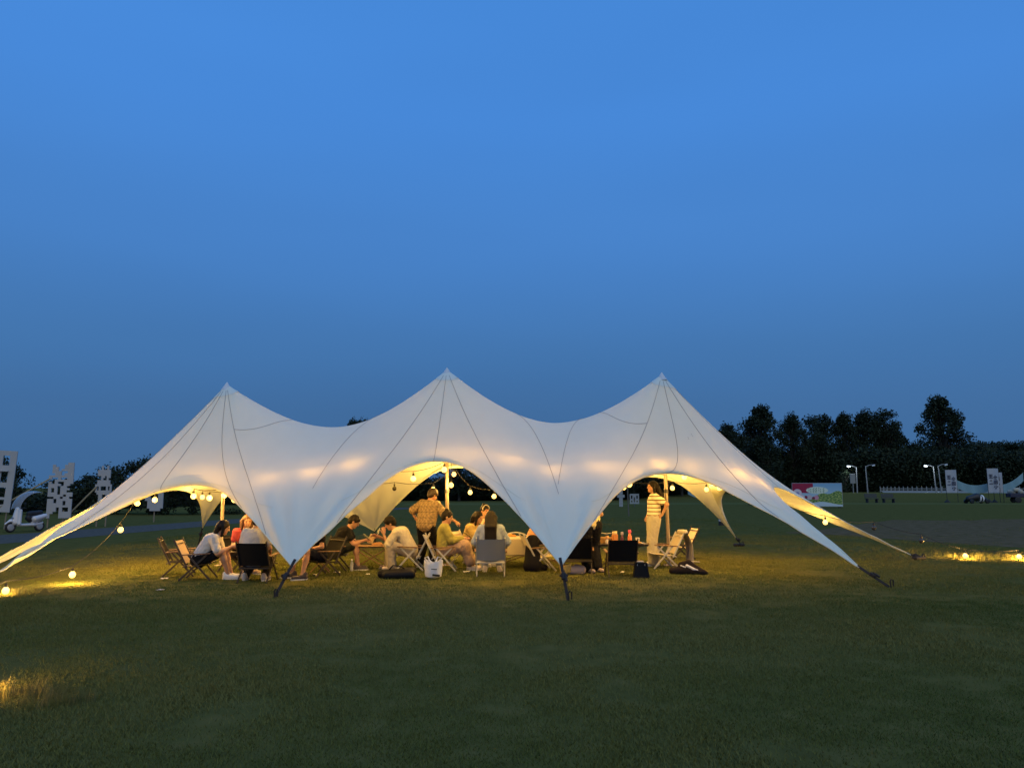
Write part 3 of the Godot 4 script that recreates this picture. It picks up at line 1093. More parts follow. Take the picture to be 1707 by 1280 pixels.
	b2.bar(V(0, 0.5, 0.2), V(0, 0.55, 1.2), 0.05)
	b2.bar(V(0, 0.35, 1.35), V(0, 1.1, 1.1), 0.04)
	b2.bar(V(-0.35, 1.1, 1.0), V(0.35, 1.1, 1.0), 0.03)
	part("frame", b2, mat(0.02, 0.02, 0.05, 0.5), o)
	part("saddle", blob([[0, V(0, 0.85, 0.55), V(0, 0.85, 0.85), 0.12, 0.08, 0.05]], 0.04), black, o)
	part("sacks", blob([[0, V(-0.25, 1.1, -0.2), V(0.2, 1.15, -0.3), 0.26, 0.24, 0.08], [0, V(0.0, 1.1, -0.8), V(0.3, 1.1, -1.0), 0.24, 0.22, 0.08], [0, V(-0.2, 1.3, -0.7), V(0.0, 1.35, -0.3), 0.2, 0.18, 0.08]], 0.05), mat(0.4, 0.36, 0.28, 0.9), o)
	for s in [V(-0.55, 0.3, -0.6), V(0.55, 0.3, -0.6), V(0, 0.3, 1.35)]:
		var w := MB.new()
		w.lathe([Vector2(0.0, -0.05), Vector2(0.27, -0.05), Vector2(0.31, -0.03), Vector2(0.31, 0.03), Vector2(0.27, 0.05), Vector2(0, 0.05)], X(s, V(0, 0, 90)), 16)
		part("wheel", w, black, o)
	# low dark benches beyond the billboard, red sign, bollard, notice boards seen through the right arch
	var words := ["low dark bench right behind the billboard", "low dark bench further right of the billboard"]
	for k in 2:
		o = thing("bench", words[k], "bench", V(36.6 + k * 1.7, 0, -79.0), 4, "low benches near the billboard")
		var s := MB.new()
		s.box(X(V(0, 0.42, 0)), V(1.3, 0.08, 0.45), 0.01)
		part("seat", s, mat(0.05, 0.055, 0.05, 0.8), o)
		s = MB.new()
		s.box(X(V(0, 0.72, -0.22), V(-12, 0, 0)), V(1.3, 0.4, 0.05), 0.01)
		part("backrest", s, mat(0.05, 0.055, 0.05, 0.8), o)
		for x in [-0.5, 0.5]:
			s = MB.new()
			s.box(X(V(x, 0.19, 0)), V(0.1, 0.38, 0.42), 0.01)
			part("leg", s, mat(0.03, 0.03, 0.03, 0.8), o)
	o = thing("red_board", "dark red notice board on the lawn behind the right tent arm", "sign", V(20.9, 0, -66.5), -10)
	var rb := MB.new()
	rb.box(X(V(0, 0.85, 0)), V(1.5, 1.2, 0.06), 0.01)
	part("panel", rb, mat(0.09, 0.015, 0.02, 0.7), o)
	rb = MB.new()
	rb.lathe([Vector2(0.2, -0.01), Vector2(0.28, -0.01), Vector2(0.28, 0.01), Vector2(0.2, 0.01)], X(V(0.3, 0.8, 0.04), V(90, 0, 0)), 18)
	part("emblem", rb, mat(0.5, 0.45, 0.45, 0.7), o)
	for x in [-0.6, 0.6]:
		rb = MB.new()
		rb.bar(V(x, -0.1, -0.05), V(x, 1.3, -0.05), 0.03, 6)
		part("leg", rb, mat(0.02, 0.02, 0.02, 0.7), o)
	o = thing("bollard_lamp", "small white-topped lawn bollard beyond the back right tent peg", "bollard", V(8.75, 0, -32.5), 0)
	rb = MB.new()
	rb.lathe([Vector2(0.14, 0), Vector2(0.14, 0.16), Vector2(0.12, 0.18)], X(V(0, 0, 0)), 14)
	part("base", rb, mat(0.015, 0.015, 0.015, 0.7), o)
	rb = MB.new()
	rb.lathe([Vector2(0.13, 0.175), Vector2(0.12, 0.36), Vector2(0.08, 0.46), Vector2(0, 0.48)], X(V(0, 0, 0)), 14)
	part("cap", rb, mat(0.6, 0.6, 0.6, 0.6), o)
	var nb := [[V(8.7, 0, -62.0), 0.45, 0.95, "narrow white notice board left of the thin pole in the right arch"], [V(9.85, 0, -62.5), 0.6, 0.7, "white notice board with square holes right of the thin pole in the right arch"]]
	for d in nb:
		o = thing("notice_board", d[3], "sign", d[0], 0, "")
		var g := MB.new()
		if d[1] < 0.5: glyph(g, [".##.", ".##.", "####", ".##.", ".##.", ".##."], V(0, 0.75, 0), d[1] * 1.3, d[2] * 1.5)
		else: glyph(g, ["#######", "#.###.#", "#.#.#.#", "###.###", "#.#.#.#", "#######"], V(0, 0.65, 0), 0.75, 0.8)
		part("panel", g, mat(0.3, 0.33, 0.35, 0.8), o)
		g = MB.new()
		g.bar(V(0, -0.1, -0.03), V(0, 0.9, -0.03), 0.03, 6)
		part("leg", g, mat(0.1, 0.1, 0.1, 0.8), o)
	var tp := MB.new()
	tp.bar(V(6.45, -0.1, -43.0), V(6.4, 1.75, -43.0), 0.035, 8)
	tag(obj("thin_pole", tp.mesh(mat(0.12, 0.11, 0.09, 0.7))), "thin bare pole standing on the lawn seen through the right arch", "pole")


# ---- the tent -----------------------------------------------------------------------------------------------------------------------
const PEAKS := [Vector3(-5.99, 3.71, -16), Vector3(-1.37, 4.02, -16), Vector3(3.15, 3.92, -16)]
const TIPS := {"f1": Vector3(-3.28, 0.412, -11.7), "f2": Vector3(0.717, 0.451, -11.4), "rA": Vector3(5.722, 0.236, -12.8), "rB": Vector3(8.757, 0.1, -17.2), "rb": Vector3(5.897, 0.265, -20.6), "lA": Vector3(-8.45, 0.1, -12.5), "lB": Vector3(-9.0, 0.06, -12.8), "lb": Vector3(-8.089, 0.524, -20.4), "b1": Vector3(-3.628, 0.436, -20.6), "b2": Vector3(1.0, 0.45, -20.6)}
const PEGS := {"f1": Vector3(-3.42, 0, -11.35), "f2": Vector3(0.79, 0, -11.1), "rA": Vector3(6.0, 0, -12.5), "rB": Vector3(9.0, 0, -17.2), "rb": Vector3(6.2, 0, -21.1), "lA": Vector3(-8.8, 0, -12.2), "lB": Vector3(-9.4, 0, -12.45), "lb": Vector3(-8.3, 0, -20.7), "b1": Vector3(-3.7, 0, -21.2), "b2": Vector3(1.05, 0, -21.3)}
# arch: from tip, to tip, crown of the arch, how sharply it turns
const ARCH := {"l_f": ["f1", "lA", Vector3(-5.965, 1.646, -14.4), 3.0], "l_a": ["lA", "lB", Vector3(-7.55, 1.5, -15.2), 6.0], "l_b": ["lB", "lb", Vector3(-7.2, 1.6, -16.8), 3.0], "l_r": ["lb", "b1", Vector3(-6.0, 1.704, -18.0), 3.0], "c_b": ["b1", "b2", Vector3(-1.236, 2.078, -18.0), 2.2], "c_f": ["f2", "f1", Vector3(-1.376, 2.087, -14.0), 2.0], "r_r": ["b2", "rb", Vector3(3.229, 1.884, -18.0), 2.5], "r_b": ["rb", "rB", Vector3(4.45, 1.75, -17.0), 6.0], "r_a": ["rB", "rA", Vector3(4.95, 1.81, -15.85), 13.0], "r_f": ["rA", "f2", Vector3(2.865, 1.866, -14.3), 2.2]}

var skin_grid := []   # per pole, per ring, per ray: vertex number
var skin_at := PackedVector3Array()

func conic(a: Vector3, b: Vector3, m: Vector3, w: float, n: int) -> Array:
	var c := (m * (2.0 + 2.0 * w) - a - b) / (2.0 * w)
	var p := []
	var l := [0.0]
	for k in 301:
		var t := k / 300.0
		p.append((a * (1 - t) * (1 - t) + c * 2.0 * w * t * (1 - t) + b * t * t) / ((1 - t) * (1 - t) + 2.0 * w * t * (1 - t) + t * t))
		if k: l.append(l[k - 1] + p[k].distance_to(p[k - 1]))
	var out := []
	var at := 0
	for i in n:
		var want: float = l[300] * i / (n - 1)
		while at < 299 and l[at + 1] < want: at += 1
		out.append(p[at].lerp(p[at + 1], clampf((want - l[at]) / maxf(l[at + 1] - l[at], 1e-6), 0, 1)))
	return out

func net(n: int, v: int, rings: int, from: Array, rounds: int, hoop: float) -> void:
	var coarse_at := skin_at.duplicate()
	var val := {"v12": conic(TIPS.f1, TIPS.b1, V(-3.65, 2.9, -16), 1.0, v), "v23": conic(TIPS.f2, TIPS.b2, V(0.9, 2.9, -16), 1.0, v)}
	var arc := {}
	for k in ARCH: arc[k] = conic(TIPS[ARCH[k][0]], TIPS[ARCH[k][1]], ARCH[k][2], ARCH[k][3], n)
	var back := func(a: Array) -> Array:
		var b := a.duplicate()
		b.reverse()
		return b
	var loops := [[["v12", back.call(val.v12)], ["e", arc.l_f], ["e", arc.l_a], ["e", arc.l_b], ["e", arc.l_r]],
		[["v12", val.v12], ["e", arc.c_b], ["v23", back.call(val.v23)], ["e", arc.c_f]],
		[["v23", val.v23], ["e", arc.r_r], ["e", arc.r_b], ["e", arc.r_a], ["e", arc.r_f]]]
	var at := PackedVector3Array()
	var fixed := PackedByteArray()
	var seen := {}
	var grids := []
	var nb := []
	for k in 3:
		var pk := at.size()
		at.append(PEAKS[k]); fixed.append(1)
		var rim := []
		for seg in loops[k]:
			var pts: Array = seg[1]
			for i in pts.size() - 1:
				var key := str((pts[i] * 1000.0).round())
				if not seen.has(key):
					seen[key] = at.size()
					at.append(pts[i])
					fixed.append(0 if seg[0] != "e" and i > 0 else 1)
				rim.append(seen[key])
		var m := rim.size()
		var grid := []
		for r in range(0, rings + 1):
			var row := []
			for j in m:
				if r == 0: row.append(pk)
				elif r == rings: row.append(rim[j])
				else:
					row.append(at.size())
					at.append(at[pk].lerp(at[rim[j]], float(r) / rings)); fixed.append(0)
				if from.size() and r > 0 and fixed[row[j]] == 0:
					var g: Array = from[k]
					var mc: int = g[0].size()
					var r0 := r / 2
					var r1 := (r + 1) / 2
					var j0 := (j / 2) % mc
					var j1 := ((j + 1) / 2) % mc
					at[row[j]] = (coarse_at[g[r0][j0]] + coarse_at[g[r0][j1]] + coarse_at[g[r1][j0]] + coarse_at[g[r1][j1]]) * 0.25
			grid.append(row)
		grids.append(grid)
	nb.resize(at.size())
	var wt := []
	wt.resize(at.size())
	for i in at.size():
		nb[i] = PackedInt32Array()
		wt[i] = PackedFloat32Array()
	for k in 3:
		var grid: Array = grids[k]
		var m: int = grid[0].size()
		for j in m:
			var xm: float = at[grid[rings][j]].x - PEAKS[k].x
			var out: bool = (k == 0 and xm < -0.6) or (k == 2 and xm > 0.6)
			for r in rings:
				var hw := hoop * ((1.45 if k == 0 else 1.28) * (1.0 + 1.5 * pow(clampf((float(r + 1) / rings - 0.35) / 0.5, 0, 1), 1.5)) if out else 0.95)
				var a: int = grid[r][j]
				var b: int = grid[r + 1][j]
				var c: int = grid[r + 1][(j + 1) % m]
				nb[a].append(b); wt[a].append(1.0)
				nb[b].append(a); wt[b].append(1.0)
				nb[b].append(c); wt[b].append(hw)
				nb[c].append(b); wt[c].append(hw)
	for it in rounds:
		var om := 1.0 if it > rounds - 4 else (1.82 if from.is_empty() else 1.2)
		for i in at.size():
			if fixed[i]: continue
			var s := Vector3.ZERO
			var w := 0.0
			var ns: PackedInt32Array = nb[i]
			var ws: PackedFloat32Array = wt[i]
			for e in ns.size():
				s += at[ns[e]] * ws[e]
				w += ws[e]
			at[i] += (s / w - at[i]) * om
	skin_grid = grids
	skin_at = at

# a point of the canopy: pole k, share of the way out, ray number
func on_skin(k: int, r: float, j: float) -> Vector3:
	var g: Array = skin_grid[k]
	var m: int = g[0].size()
	var rr := clampf(r * (g.size() - 1), 0, g.size() - 1.001)
	var r0 := int(rr)
	var j0 := int(floor(j))
	var f := j - j0
	var a := skin_at[g[r0][posmod(j0, m)]].lerp(skin_at[g[r0][posmod(j0 + 1, m)]], f)
	var b := skin_at[g[r0 + 1][posmod(j0, m)]].lerp(skin_at[g[r0 + 1][posmod(j0 + 1, m)]], f)
	return a.lerp(b, rr - r0)

func tent() -> void:
	net(21, 33, 18, [], 170, 1.0)
	net(41, 65, 36, skin_grid, 24, 1.0)
	# fan wrinkles running into each tip, and a few shallow sags
	var fn := FastNoiseLite.new()
	fn.seed = 15
	fn.frequency = 0.5
	for i in skin_at.size():
		var p := skin_at[i]
		var add := 0.0
		for t in TIPS:
			var d: float = p.distance_to(TIPS[t])
			if d < 2.6:
				var ax: Vector3 = (V(clampf(TIPS[t].x, -5.5, 3.0), 2.6, -16) - TIPS[t]).normalized()
				var side := ax.cross(Vector3.UP).normalized()
				var phi := atan2((p - TIPS[t]).dot(side), (p - TIPS[t]).dot(ax))
				add += 0.045 * smoothstep(2.6, 1.3, d) * smoothstep(0.1, 0.7, d) * sin(phi * 23.0 + 2.0 * fn.get_noise_2d(p.x * 2.0, p.y * 2.0))
		add += 0.02 * fn.get_noise_3d(p.x, p.y, p.z) * smoothstep(0.3, 1.2, p.y)
		skin_at[i] = p + V(0, add * 0.55, add * (0.8 if p.z > -16 else -0.8))
	var o := thing("star_tent", "large white three-peaked star tent glowing from the bulbs under it", "tent")
	var canvas := mat(0.745, 0.785, 0.665, 0.72)
	canvas.albedo_texture = noise_tex(0.02, lin(0.955, 0.955, 0.95), Color(1, 1, 1), 51, 512, 6)
	canvas.uv1_triplanar = true
	canvas.uv1_scale = Vector3.ONE * 0.22
	canvas.metallic_specular = 0.25
	canvas.backlight_enabled = true
	canvas.backlight = Color(0.5, 0.47, 0.42)
	var mb := MB.new()
	for p in skin_at: mb.put(p, Vector3.ZERO, Vector2(p.x, p.y))
	for k in 3:
		var g: Array = skin_grid[k]
		var m: int = g[0].size()
		for r in g.size() - 1:
			for j in m:
				var j2 := (j + 1) % m
				if r > 0: mb.ix.append_array(PackedInt32Array([g[r][j], g[r + 1][j2], g[r][j2]]))
				mb.ix.append_array(PackedInt32Array([g[r][j], g[r + 1][j], g[r + 1][j2]]))
	mb.smooth(0, 0)
	var up := 0.0
	for q in mb.n: up += q.y
	if up < 0:
		for k in range(0, mb.ix.size(), 3):
			var s := mb.ix[k + 1]
			mb.ix[k + 1] = mb.ix[k + 2]
			mb.ix[k + 2] = s
		for k in mb.n.size(): mb.n[k] = -mb.n[k]
	part("canopy", mb, canvas, o)
	# hems
	for k in 3:
		var g: Array = skin_grid[k]
		var rim: Array = g[g.size() - 1]
		var m := rim.size()
		var starts: Array = [[64, 40, 40, 40, 40], [64, 40, 64, 40], [64, 40, 40, 40, 40]][k]
		var at := 0
		for s in starts:
			if s == 40:
				var pts := []
				var rr := []
				for j in s + 1:
					pts.append(skin_at[rim[(at + j) % m]]); rr.append(0.011)
				var h := MB.new()
				h.tube(pts, rr, 6)
				part("hem", h, canvas, o)
			at += s
	# seams
	var thread := mat(0.3, 0.3, 0.3, 0.8)
	var rays := [[0, 70], [0, 76], [0, 87], [0, 98], [0, 124], [0, 144], [0, 164], [0, 184], [1, 72], [1, 84], [1, 96], [1, 175], [1, 189], [1, 202], [2, 84], [2, 104], [2, 124], [2, 144], [2, 164], [2, 192], [2, 205], [2, 217]]
	for q in rays:
		var pts := []
		var rr := []
		for i in 31:
			pts.append(on_skin(q[0], lerpf(0.06, 0.995, i / 30.0), q[1]) + V(0, 0.006, 0.008 if skin_at[skin_grid[q[0]][36][posmod(q[1], skin_grid[q[0]][0].size())]].z > -16 else -0.006)); rr.append(0.004)
		var s := MB.new()
		s.tube(pts, rr, 5, false)
		part("seam", s, thread, o)
	for q in [[1, 0.6, 31.0, 1.0, 4.0], [0, 0.62, 37.0, 0.43, 70.0], [2, 0.62, 31.0, 0.45, -7.0], [1, 0.62, 137.0, 1.0, 165.0], [2, 0.75, 33.0, 1.0, 4.0]]:
		var pts := []
		var rr := []
		for i in 25:
			var t := i / 24.0
			pts.append(on_skin(q[0], lerpf(q[1], q[3], t), lerpf(q[2], q[4], t)) + V(0, 0.006, 0.009)); rr.append(0.0035)
		var s := MB.new()
		s.tube(pts, rr, 5, false)
		part("seam", s, thread, o)
	for q in [[0, 0.9, 66.0, 102.0], [1, 0.9, 170.0, 206.0], [2, 0.9, 186.0, 222.0]]:
		var pts := []
		var rr := []
		for i in 49:
			pts.append(on_skin(q[0], q[1] - 0.04 * sin(PI * i / 48.0), lerpf(q[2], q[3], i / 48.0)) + V(0, 0.005, 0.006)); rr.append(0.0025)
		var s := MB.new()
		s.tube(pts, rr, 5, false)
		part("seam", s, canvas, o)
	# doubled cloth at the peaks, and two old stains
	for k in 3:
		var pr := []
		var m: int = skin_grid[k][0].size()
		for i in 4:
			var row := []
			for j in m / 2 + 1:
				row.append(on_skin(k, 0.03 + 0.026 * i, j * 2.0) + V(0, 0.006, 0.0) + (on_skin(k, 0.1, j * 2.0) - PEAKS[k]) * V(1, 0, 1) * 0.02)
			pr.append(row)
		var s := MB.new()
		s.sheet(pr)
		part("peak_patch", s, mat(0.7, 0.73, 0.65, 0.8), o)
	for q in [[0, 0.56, 96.0, 0.05], [2, 0.5, 199.0, 0.035], [2, 0.53, 201.0, 0.025]]:
		var pr := []
		for i in 5:
			var row := []
			for j in 5:
				var a: float = q[3] * 0.3
				row.append(on_skin(q[0], q[1] + (i - 2) * a * (0.4 + 0.3 * sin(j * 2.1)), q[2] + (j - 2) * a * 9.0 * (0.5 + 0.4 * cos(i * 1.7))) + V(0, 0.004, 0.006))
			pr.append(row)
		var s := MB.new()
		s.sheet(pr)
		part("stain", s, mat(0.25, 0.25, 0.22, 0.9), o)
	# poles and peak caps
	var steel := mat(0.36, 0.29, 0.22, 0.35, 0.5)
	for k in 3:
		var p: Vector3 = PEAKS[k]
		var b := MB.new()
		b.tube([V(p.x + 0.06, 0.0, p.z), V(p.x + 0.03, 1.4, p.z), p - V(0, 0.12, 0)], [0.036, 0.036, 0.033], 14)
		b.lathe([Vector2(0.0, 0.012), Vector2(0.12, 0.012), Vector2(0.13, 0.0)], X(V(p.x + 0.06, 0.002, p.z)), 14)
		var po := part("pole", b, steel, o)
		b = MB.new()
		b.lathe([Vector2(0.04, -0.04), Vector2(0.044, -0.04), Vector2(0.044, 0.04), Vector2(0.04, 0.04)], X(V(p.x + 0.032, 1.5, p.z)), 14)
		part("collar", b, mat(0.05, 0.05, 0.05, 0.5), po)
		b = MB.new()
		b.lathe([Vector2(0.12, -0.115), Vector2(0.055, -0.02), Vector2(0.012, 0.05), Vector2(0.0, 0.055)], X(p), 14)
		part("peak_cap", b, mat(0.6, 0.64, 0.68, 0.6), o)
	# straps with buckles and pegs
	var web := mat(0.012, 0.012, 0.013, 0.8)
	for t in TIPS:
		var a: Vector3 = TIPS[t]
		var g: Vector3 = PEGS[t]
		var b := MB.new()
		var d := (g - a).normalized()
		var e := a - d * 0.12
		b.plank(e + V(0, 0.01, 0.012), g, 0.042, 0.008, d.cross(V(0, 0.35, 1)))
		var st := part("strap", b, web, o)
		b = MB.new()
		b.box(Transform3D(Basis.looking_at(d, Vector3.UP), a.lerp(g, 0.35) + V(0, 0.02, 0)), V(0.07, 0.055, 0.11), 0.012)
		b.bar(a.lerp(g, 0.35) - V(0.06, -0.03, 0), a.lerp(g, 0.35) + V(0.06, 0.03, 0), 0.015, 8)
		b.box(Transform3D(Basis.looking_at(d, Vector3.UP), a.lerp(g, 0.45) + V(0.02, 0.05, 0)), V(0.04, 0.03, 0.12), 0.008)
		part("ratchet", b, web, st)
		b = MB.new()
		b.tube([g + V(0.02, -0.1, 0), g + V(0, 0.1, 0), g + V(0.02, 0.13, 0.0), g + V(0.05, 0.12, 0), g + V(0.05, 0.02, 0)], [0.012, 0.012, 0.012, 0.012, 0.01], 6)
		if t in ["rB", "rb"]: b.box(X(g + V(-0.08, 0.04, 0), V(0, 20, 0)), V(0.3, 0.07, 0.14), 0.02)
		part("peg", b, web, o)


# ---- strings of bulbs ---------------------------------------------------------------------------------------------------------------
var glow: StandardMaterial3D
var dead: StandardMaterial3D
var rubber: StandardMaterial3D

func strand(label: String, bulbs: Array, power: float, drop := 0.13, ends := []) -> void:
	var o := thing("bulb_string", label, "string lights", V(0, 0, 0), 0, "strings of warm bulbs")
	var cable := []
	var rr := []
	var pts := []
	for b in bulbs: pts.append(Vector3(b[0], b[1] + drop, b[2]))
	if pts.size() == 1: pts.append(pts[0] + V(0.02, 0.4, 0.0))
	for k in pts.size() - 1:
		for i in 7:
			var t := i / 7.0
			var p: Vector3 = pts[k].lerp(pts[k + 1], t)
			p.y -= sin(t * PI) * minf(0.04 * pts[k].distance_to(pts[k + 1]), 0.09)
			p.y = maxf(p.y, 0.015)
			cable.append(p); rr.append(0.006)
	cable.append(pts[-1]); rr.append(0.006)
	var c := MB.new()
	c.tube(cable, rr, 5)
	part("cable", c, rubber, o)
	for b in bulbs:
		var at := Vector3(b[0], b[1], b[2])
		var lit: float = b[3] if b.size() > 3 else 1.0
		var s := MB.new()
		s.bar(at + V(0, drop, 0), at + V(0, 0.075, 0), 0.005, 5)
		s.lathe([Vector2(0.018, 0.035), Vector2(0.022, 0.045), Vector2(0.022, 0.085), Vector2(0.01, 0.095)], X(at), 8)
		var so := part("socket", s, rubber, o)
		var g := MB.new()
		g.lathe([Vector2(0.0, -0.062), Vector2(0.022, -0.058), Vector2(0.04, -0.043), Vector2(0.05, -0.018), Vector2(0.048, 0.004), Vector2(0.036, 0.024), Vector2(0.022, 0.04), Vector2(0.0, 0.046)], X(at).scaled_local(V(1.02, 1.05, 1.02)), 12)
		part("bulb", g, glow if lit > 0 else dead, so)
		if lit > 0:
			var l := OmniLight3D.new()
			l.name = "bulb_light"
			l.light_color = lin(1.0, 0.52, 0.11)
			l.light_energy = power * lit
			l.light_size = 0.04
			l.omni_range = 30
			l.omni_attenuation = 2
			l.shadow_enabled = true
			l.position = at
			so.add_child(l, true)

func strings() -> void:
	glow = mat(0.9, 0.8, 0.6, 0.3)
	glow.emission_enabled = true
	glow.emission = lin(1.0, 0.66, 0.17)
	glow.emission_energy_multiplier = 2.4
	dead = mat(0.05, 0.045, 0.035, 0.2)
	rubber = mat(0.012, 0.012, 0.012, 0.6)
	var p := 1.4
	strand("bulb string hung along the front edge inside the tent", [[-5.99, 1.42, -14.60], [-5.65, 1.39, -14.50], [-5.34, 1.44, -14.40], [-5.11, 1.36, -14.30], [-4.30, 1.52, -13.94], [-3.57, 1.66, -13.99], [-2.84, 1.82, -14.06], [-1.88, 1.75, -14.74, 0.3], [-1.25, 1.91, -14.25], [-0.69, 1.92, -14.14], [-0.04, 1.85, -13.94], [0.70, 1.67, -13.79], [1.56, 1.73, -13.89], [2.12, 1.64, -14.00], [2.65, 1.85, -14.30], [3.25, 1.78, -14.60], [3.96, 1.58, -14.80], [4.24, 1.68, -14.76]], p * 0.55)
	strand("bulb string hung along the back edge inside the tent", [[-6.9, 1.37, -17.3], [-5.79, 1.39, -17.7], [-4.58, 1.44, -17.8], [-3.21, 1.54, -17.8, 0], [-2.7, 1.56, -17.8, 0], [-1.81, 1.54, -17.8], [-1.32, 1.88, -17.6], [-0.96, 1.47, -17.8], [-0.41, 1.38, -17.8], [0.64, 1.5, -17.8], [1.74, 1.5, -17.8], [2.57, 1.58, -17.8], [3.64, 1.57, -17.6], [4.34, 1.54, -17.3]], p * 0.85)
	strand("single bulb on a cord beside the middle tent pole", [[-1.25, 1.63, -15.9]], p * 1.4, 0.6)
	strand("bulb string running down the right side arm and out over the lawn", [[4.69, 1.52, -15.0, 0.5], [5.52, 1.15, -16.0, 0.25], [6.67, 0.85, -16.6, 0.4], [8.16, 0.68, -17.6, 0], [9.16, 0.4, -17.5, 0], [10.0, 0.09, -17.3, 2.6], [11.06, 0.09, -17.1, 2.6]], p)
	strand("bulb string running down the left side arm and along the lawn to the front", [[-7.08, 1.34, -15.4], [-7.28, 1.28, -15.1], [-7.32, 0.8, -14.6], [-7.21, 0.17, -12.9, 1.9], [-7.51, 0.07, -11.7, 1.6], [-6.6, 0.1, -8.0, 0], [-4.05, 0.1, -6.0, 1.1]], p)


# ---- furniture ----------------------------------------------------------------------------------------------------------------------
func chair(label: String, at: Vector3, yaw: float, fabric: Material, frame: Material, arm: Material) -> Node3D:
	var o := thing("folding_chair", label, "chair", at, yaw, "low folding camp chairs round the tables")
	var mb := MB.new()
	var rows := []
	for i in 7:
		var t := i / 6.0
		var row := []
		for j in 7:
			var u := j / 6.0 - 0.5
			row.append(V(u * 0.5, 0.29 - 0.05 * t - 0.035 * (1.0 - 4.0 * u * u) * sin(PI * clampf(t, 0.1, 0.9)), 0.22 - t * 0.42))
		rows.append(row)
	mb.sheet(rows)
	part("seat", mb, fabric, o)
	rows = []
	for i in 7:
		var t := i / 6.0
		var row := []
		for j in 7:
			var u := j / 6.0 - 0.5
			row.append(V(u * 0.5, 0.66 - t * 0.38, -0.36 + t * 0.19 - 0.03 * (1.0 - 4.0 * u * u)))
		rows.append(row)
	mb = MB.new()
	mb.sheet(rows)
	part("backrest", mb, fabric, o)
	for s in [-1, 1]:
		var x: float = 0.265 * s
		mb = MB.new()
		mb.plank(V(x, 0.005, 0.25), V(x, 0.435, -0.13), 0.03, 0.018, V(0, 0.66, 0.75))
		part("leg", mb, frame, o)
		mb = MB.new()
		mb.plank(V(x - 0.02 * s, 0.005, -0.27), V(x - 0.02 * s, 0.435, 0.17), 0.03, 0.018, V(0, 0.66, -0.75))
		part("leg", mb, frame, o)
		mb = MB.new()
		mb.box(X(V(x, 0.447, 0.0), V(-3, 0, 0)), V(0.055, 0.02, 0.46), 0.006)
		part("armrest", mb, arm, o)
		mb = MB.new()
		mb.plank(V(x - 0.012 * s, 0.22, -0.14), V(x - 0.012 * s, 0.69, -0.375), 0.03, 0.018, V(0, 0.45, 0.9))
		part("back_post", mb, frame, o)
	for q in [V(0, 0.285, 0.225), V(0, 0.235, -0.2), V(0, 0.62, -0.335)]:
		mb = MB.new()
		mb.bar(q - V(0.265, 0, 0), q + V(0.265, 0, 0), 0.011, 6)
		part("crossbar", mb, frame, o)
	return o

func slat_table(label: String, at: Vector3, yaw: float, size: Vector3, top: Material, frame: Material) -> Node3D:
	var o := thing("folding_table", label, "table", at, yaw, "")
	var n := int(size.x / 0.085)
	var w := size.x / n
	for k in n:
		var mb := MB.new()
		mb.box(X(V((k + 0.5) * w - size.x * 0.5, size.y, 0)), V(w - 0.008, 0.018, size.z), 0.004)
		part("slat", mb, top, o)
	for s in [-1, 1]:
		var z: float = (size.z * 0.5 - 0.06) * s
		var mb := MB.new()
		mb.box(X(V(0, size.y - 0.022, z)), V(size.x - 0.02, 0.022, 0.022), 0.003)
		part("rail", mb, frame, o)
		for e in [-1, 1]:
			mb = MB.new()
			mb.plank(V(e * size.x * 0.4, 0.0, z + 0.012 * e), V(-e * size.x * 0.36, size.y - 0.03, z + 0.012 * e), 0.03, 0.016, V(0, 0, 1))
			part("leg", mb, frame, o)
	return o

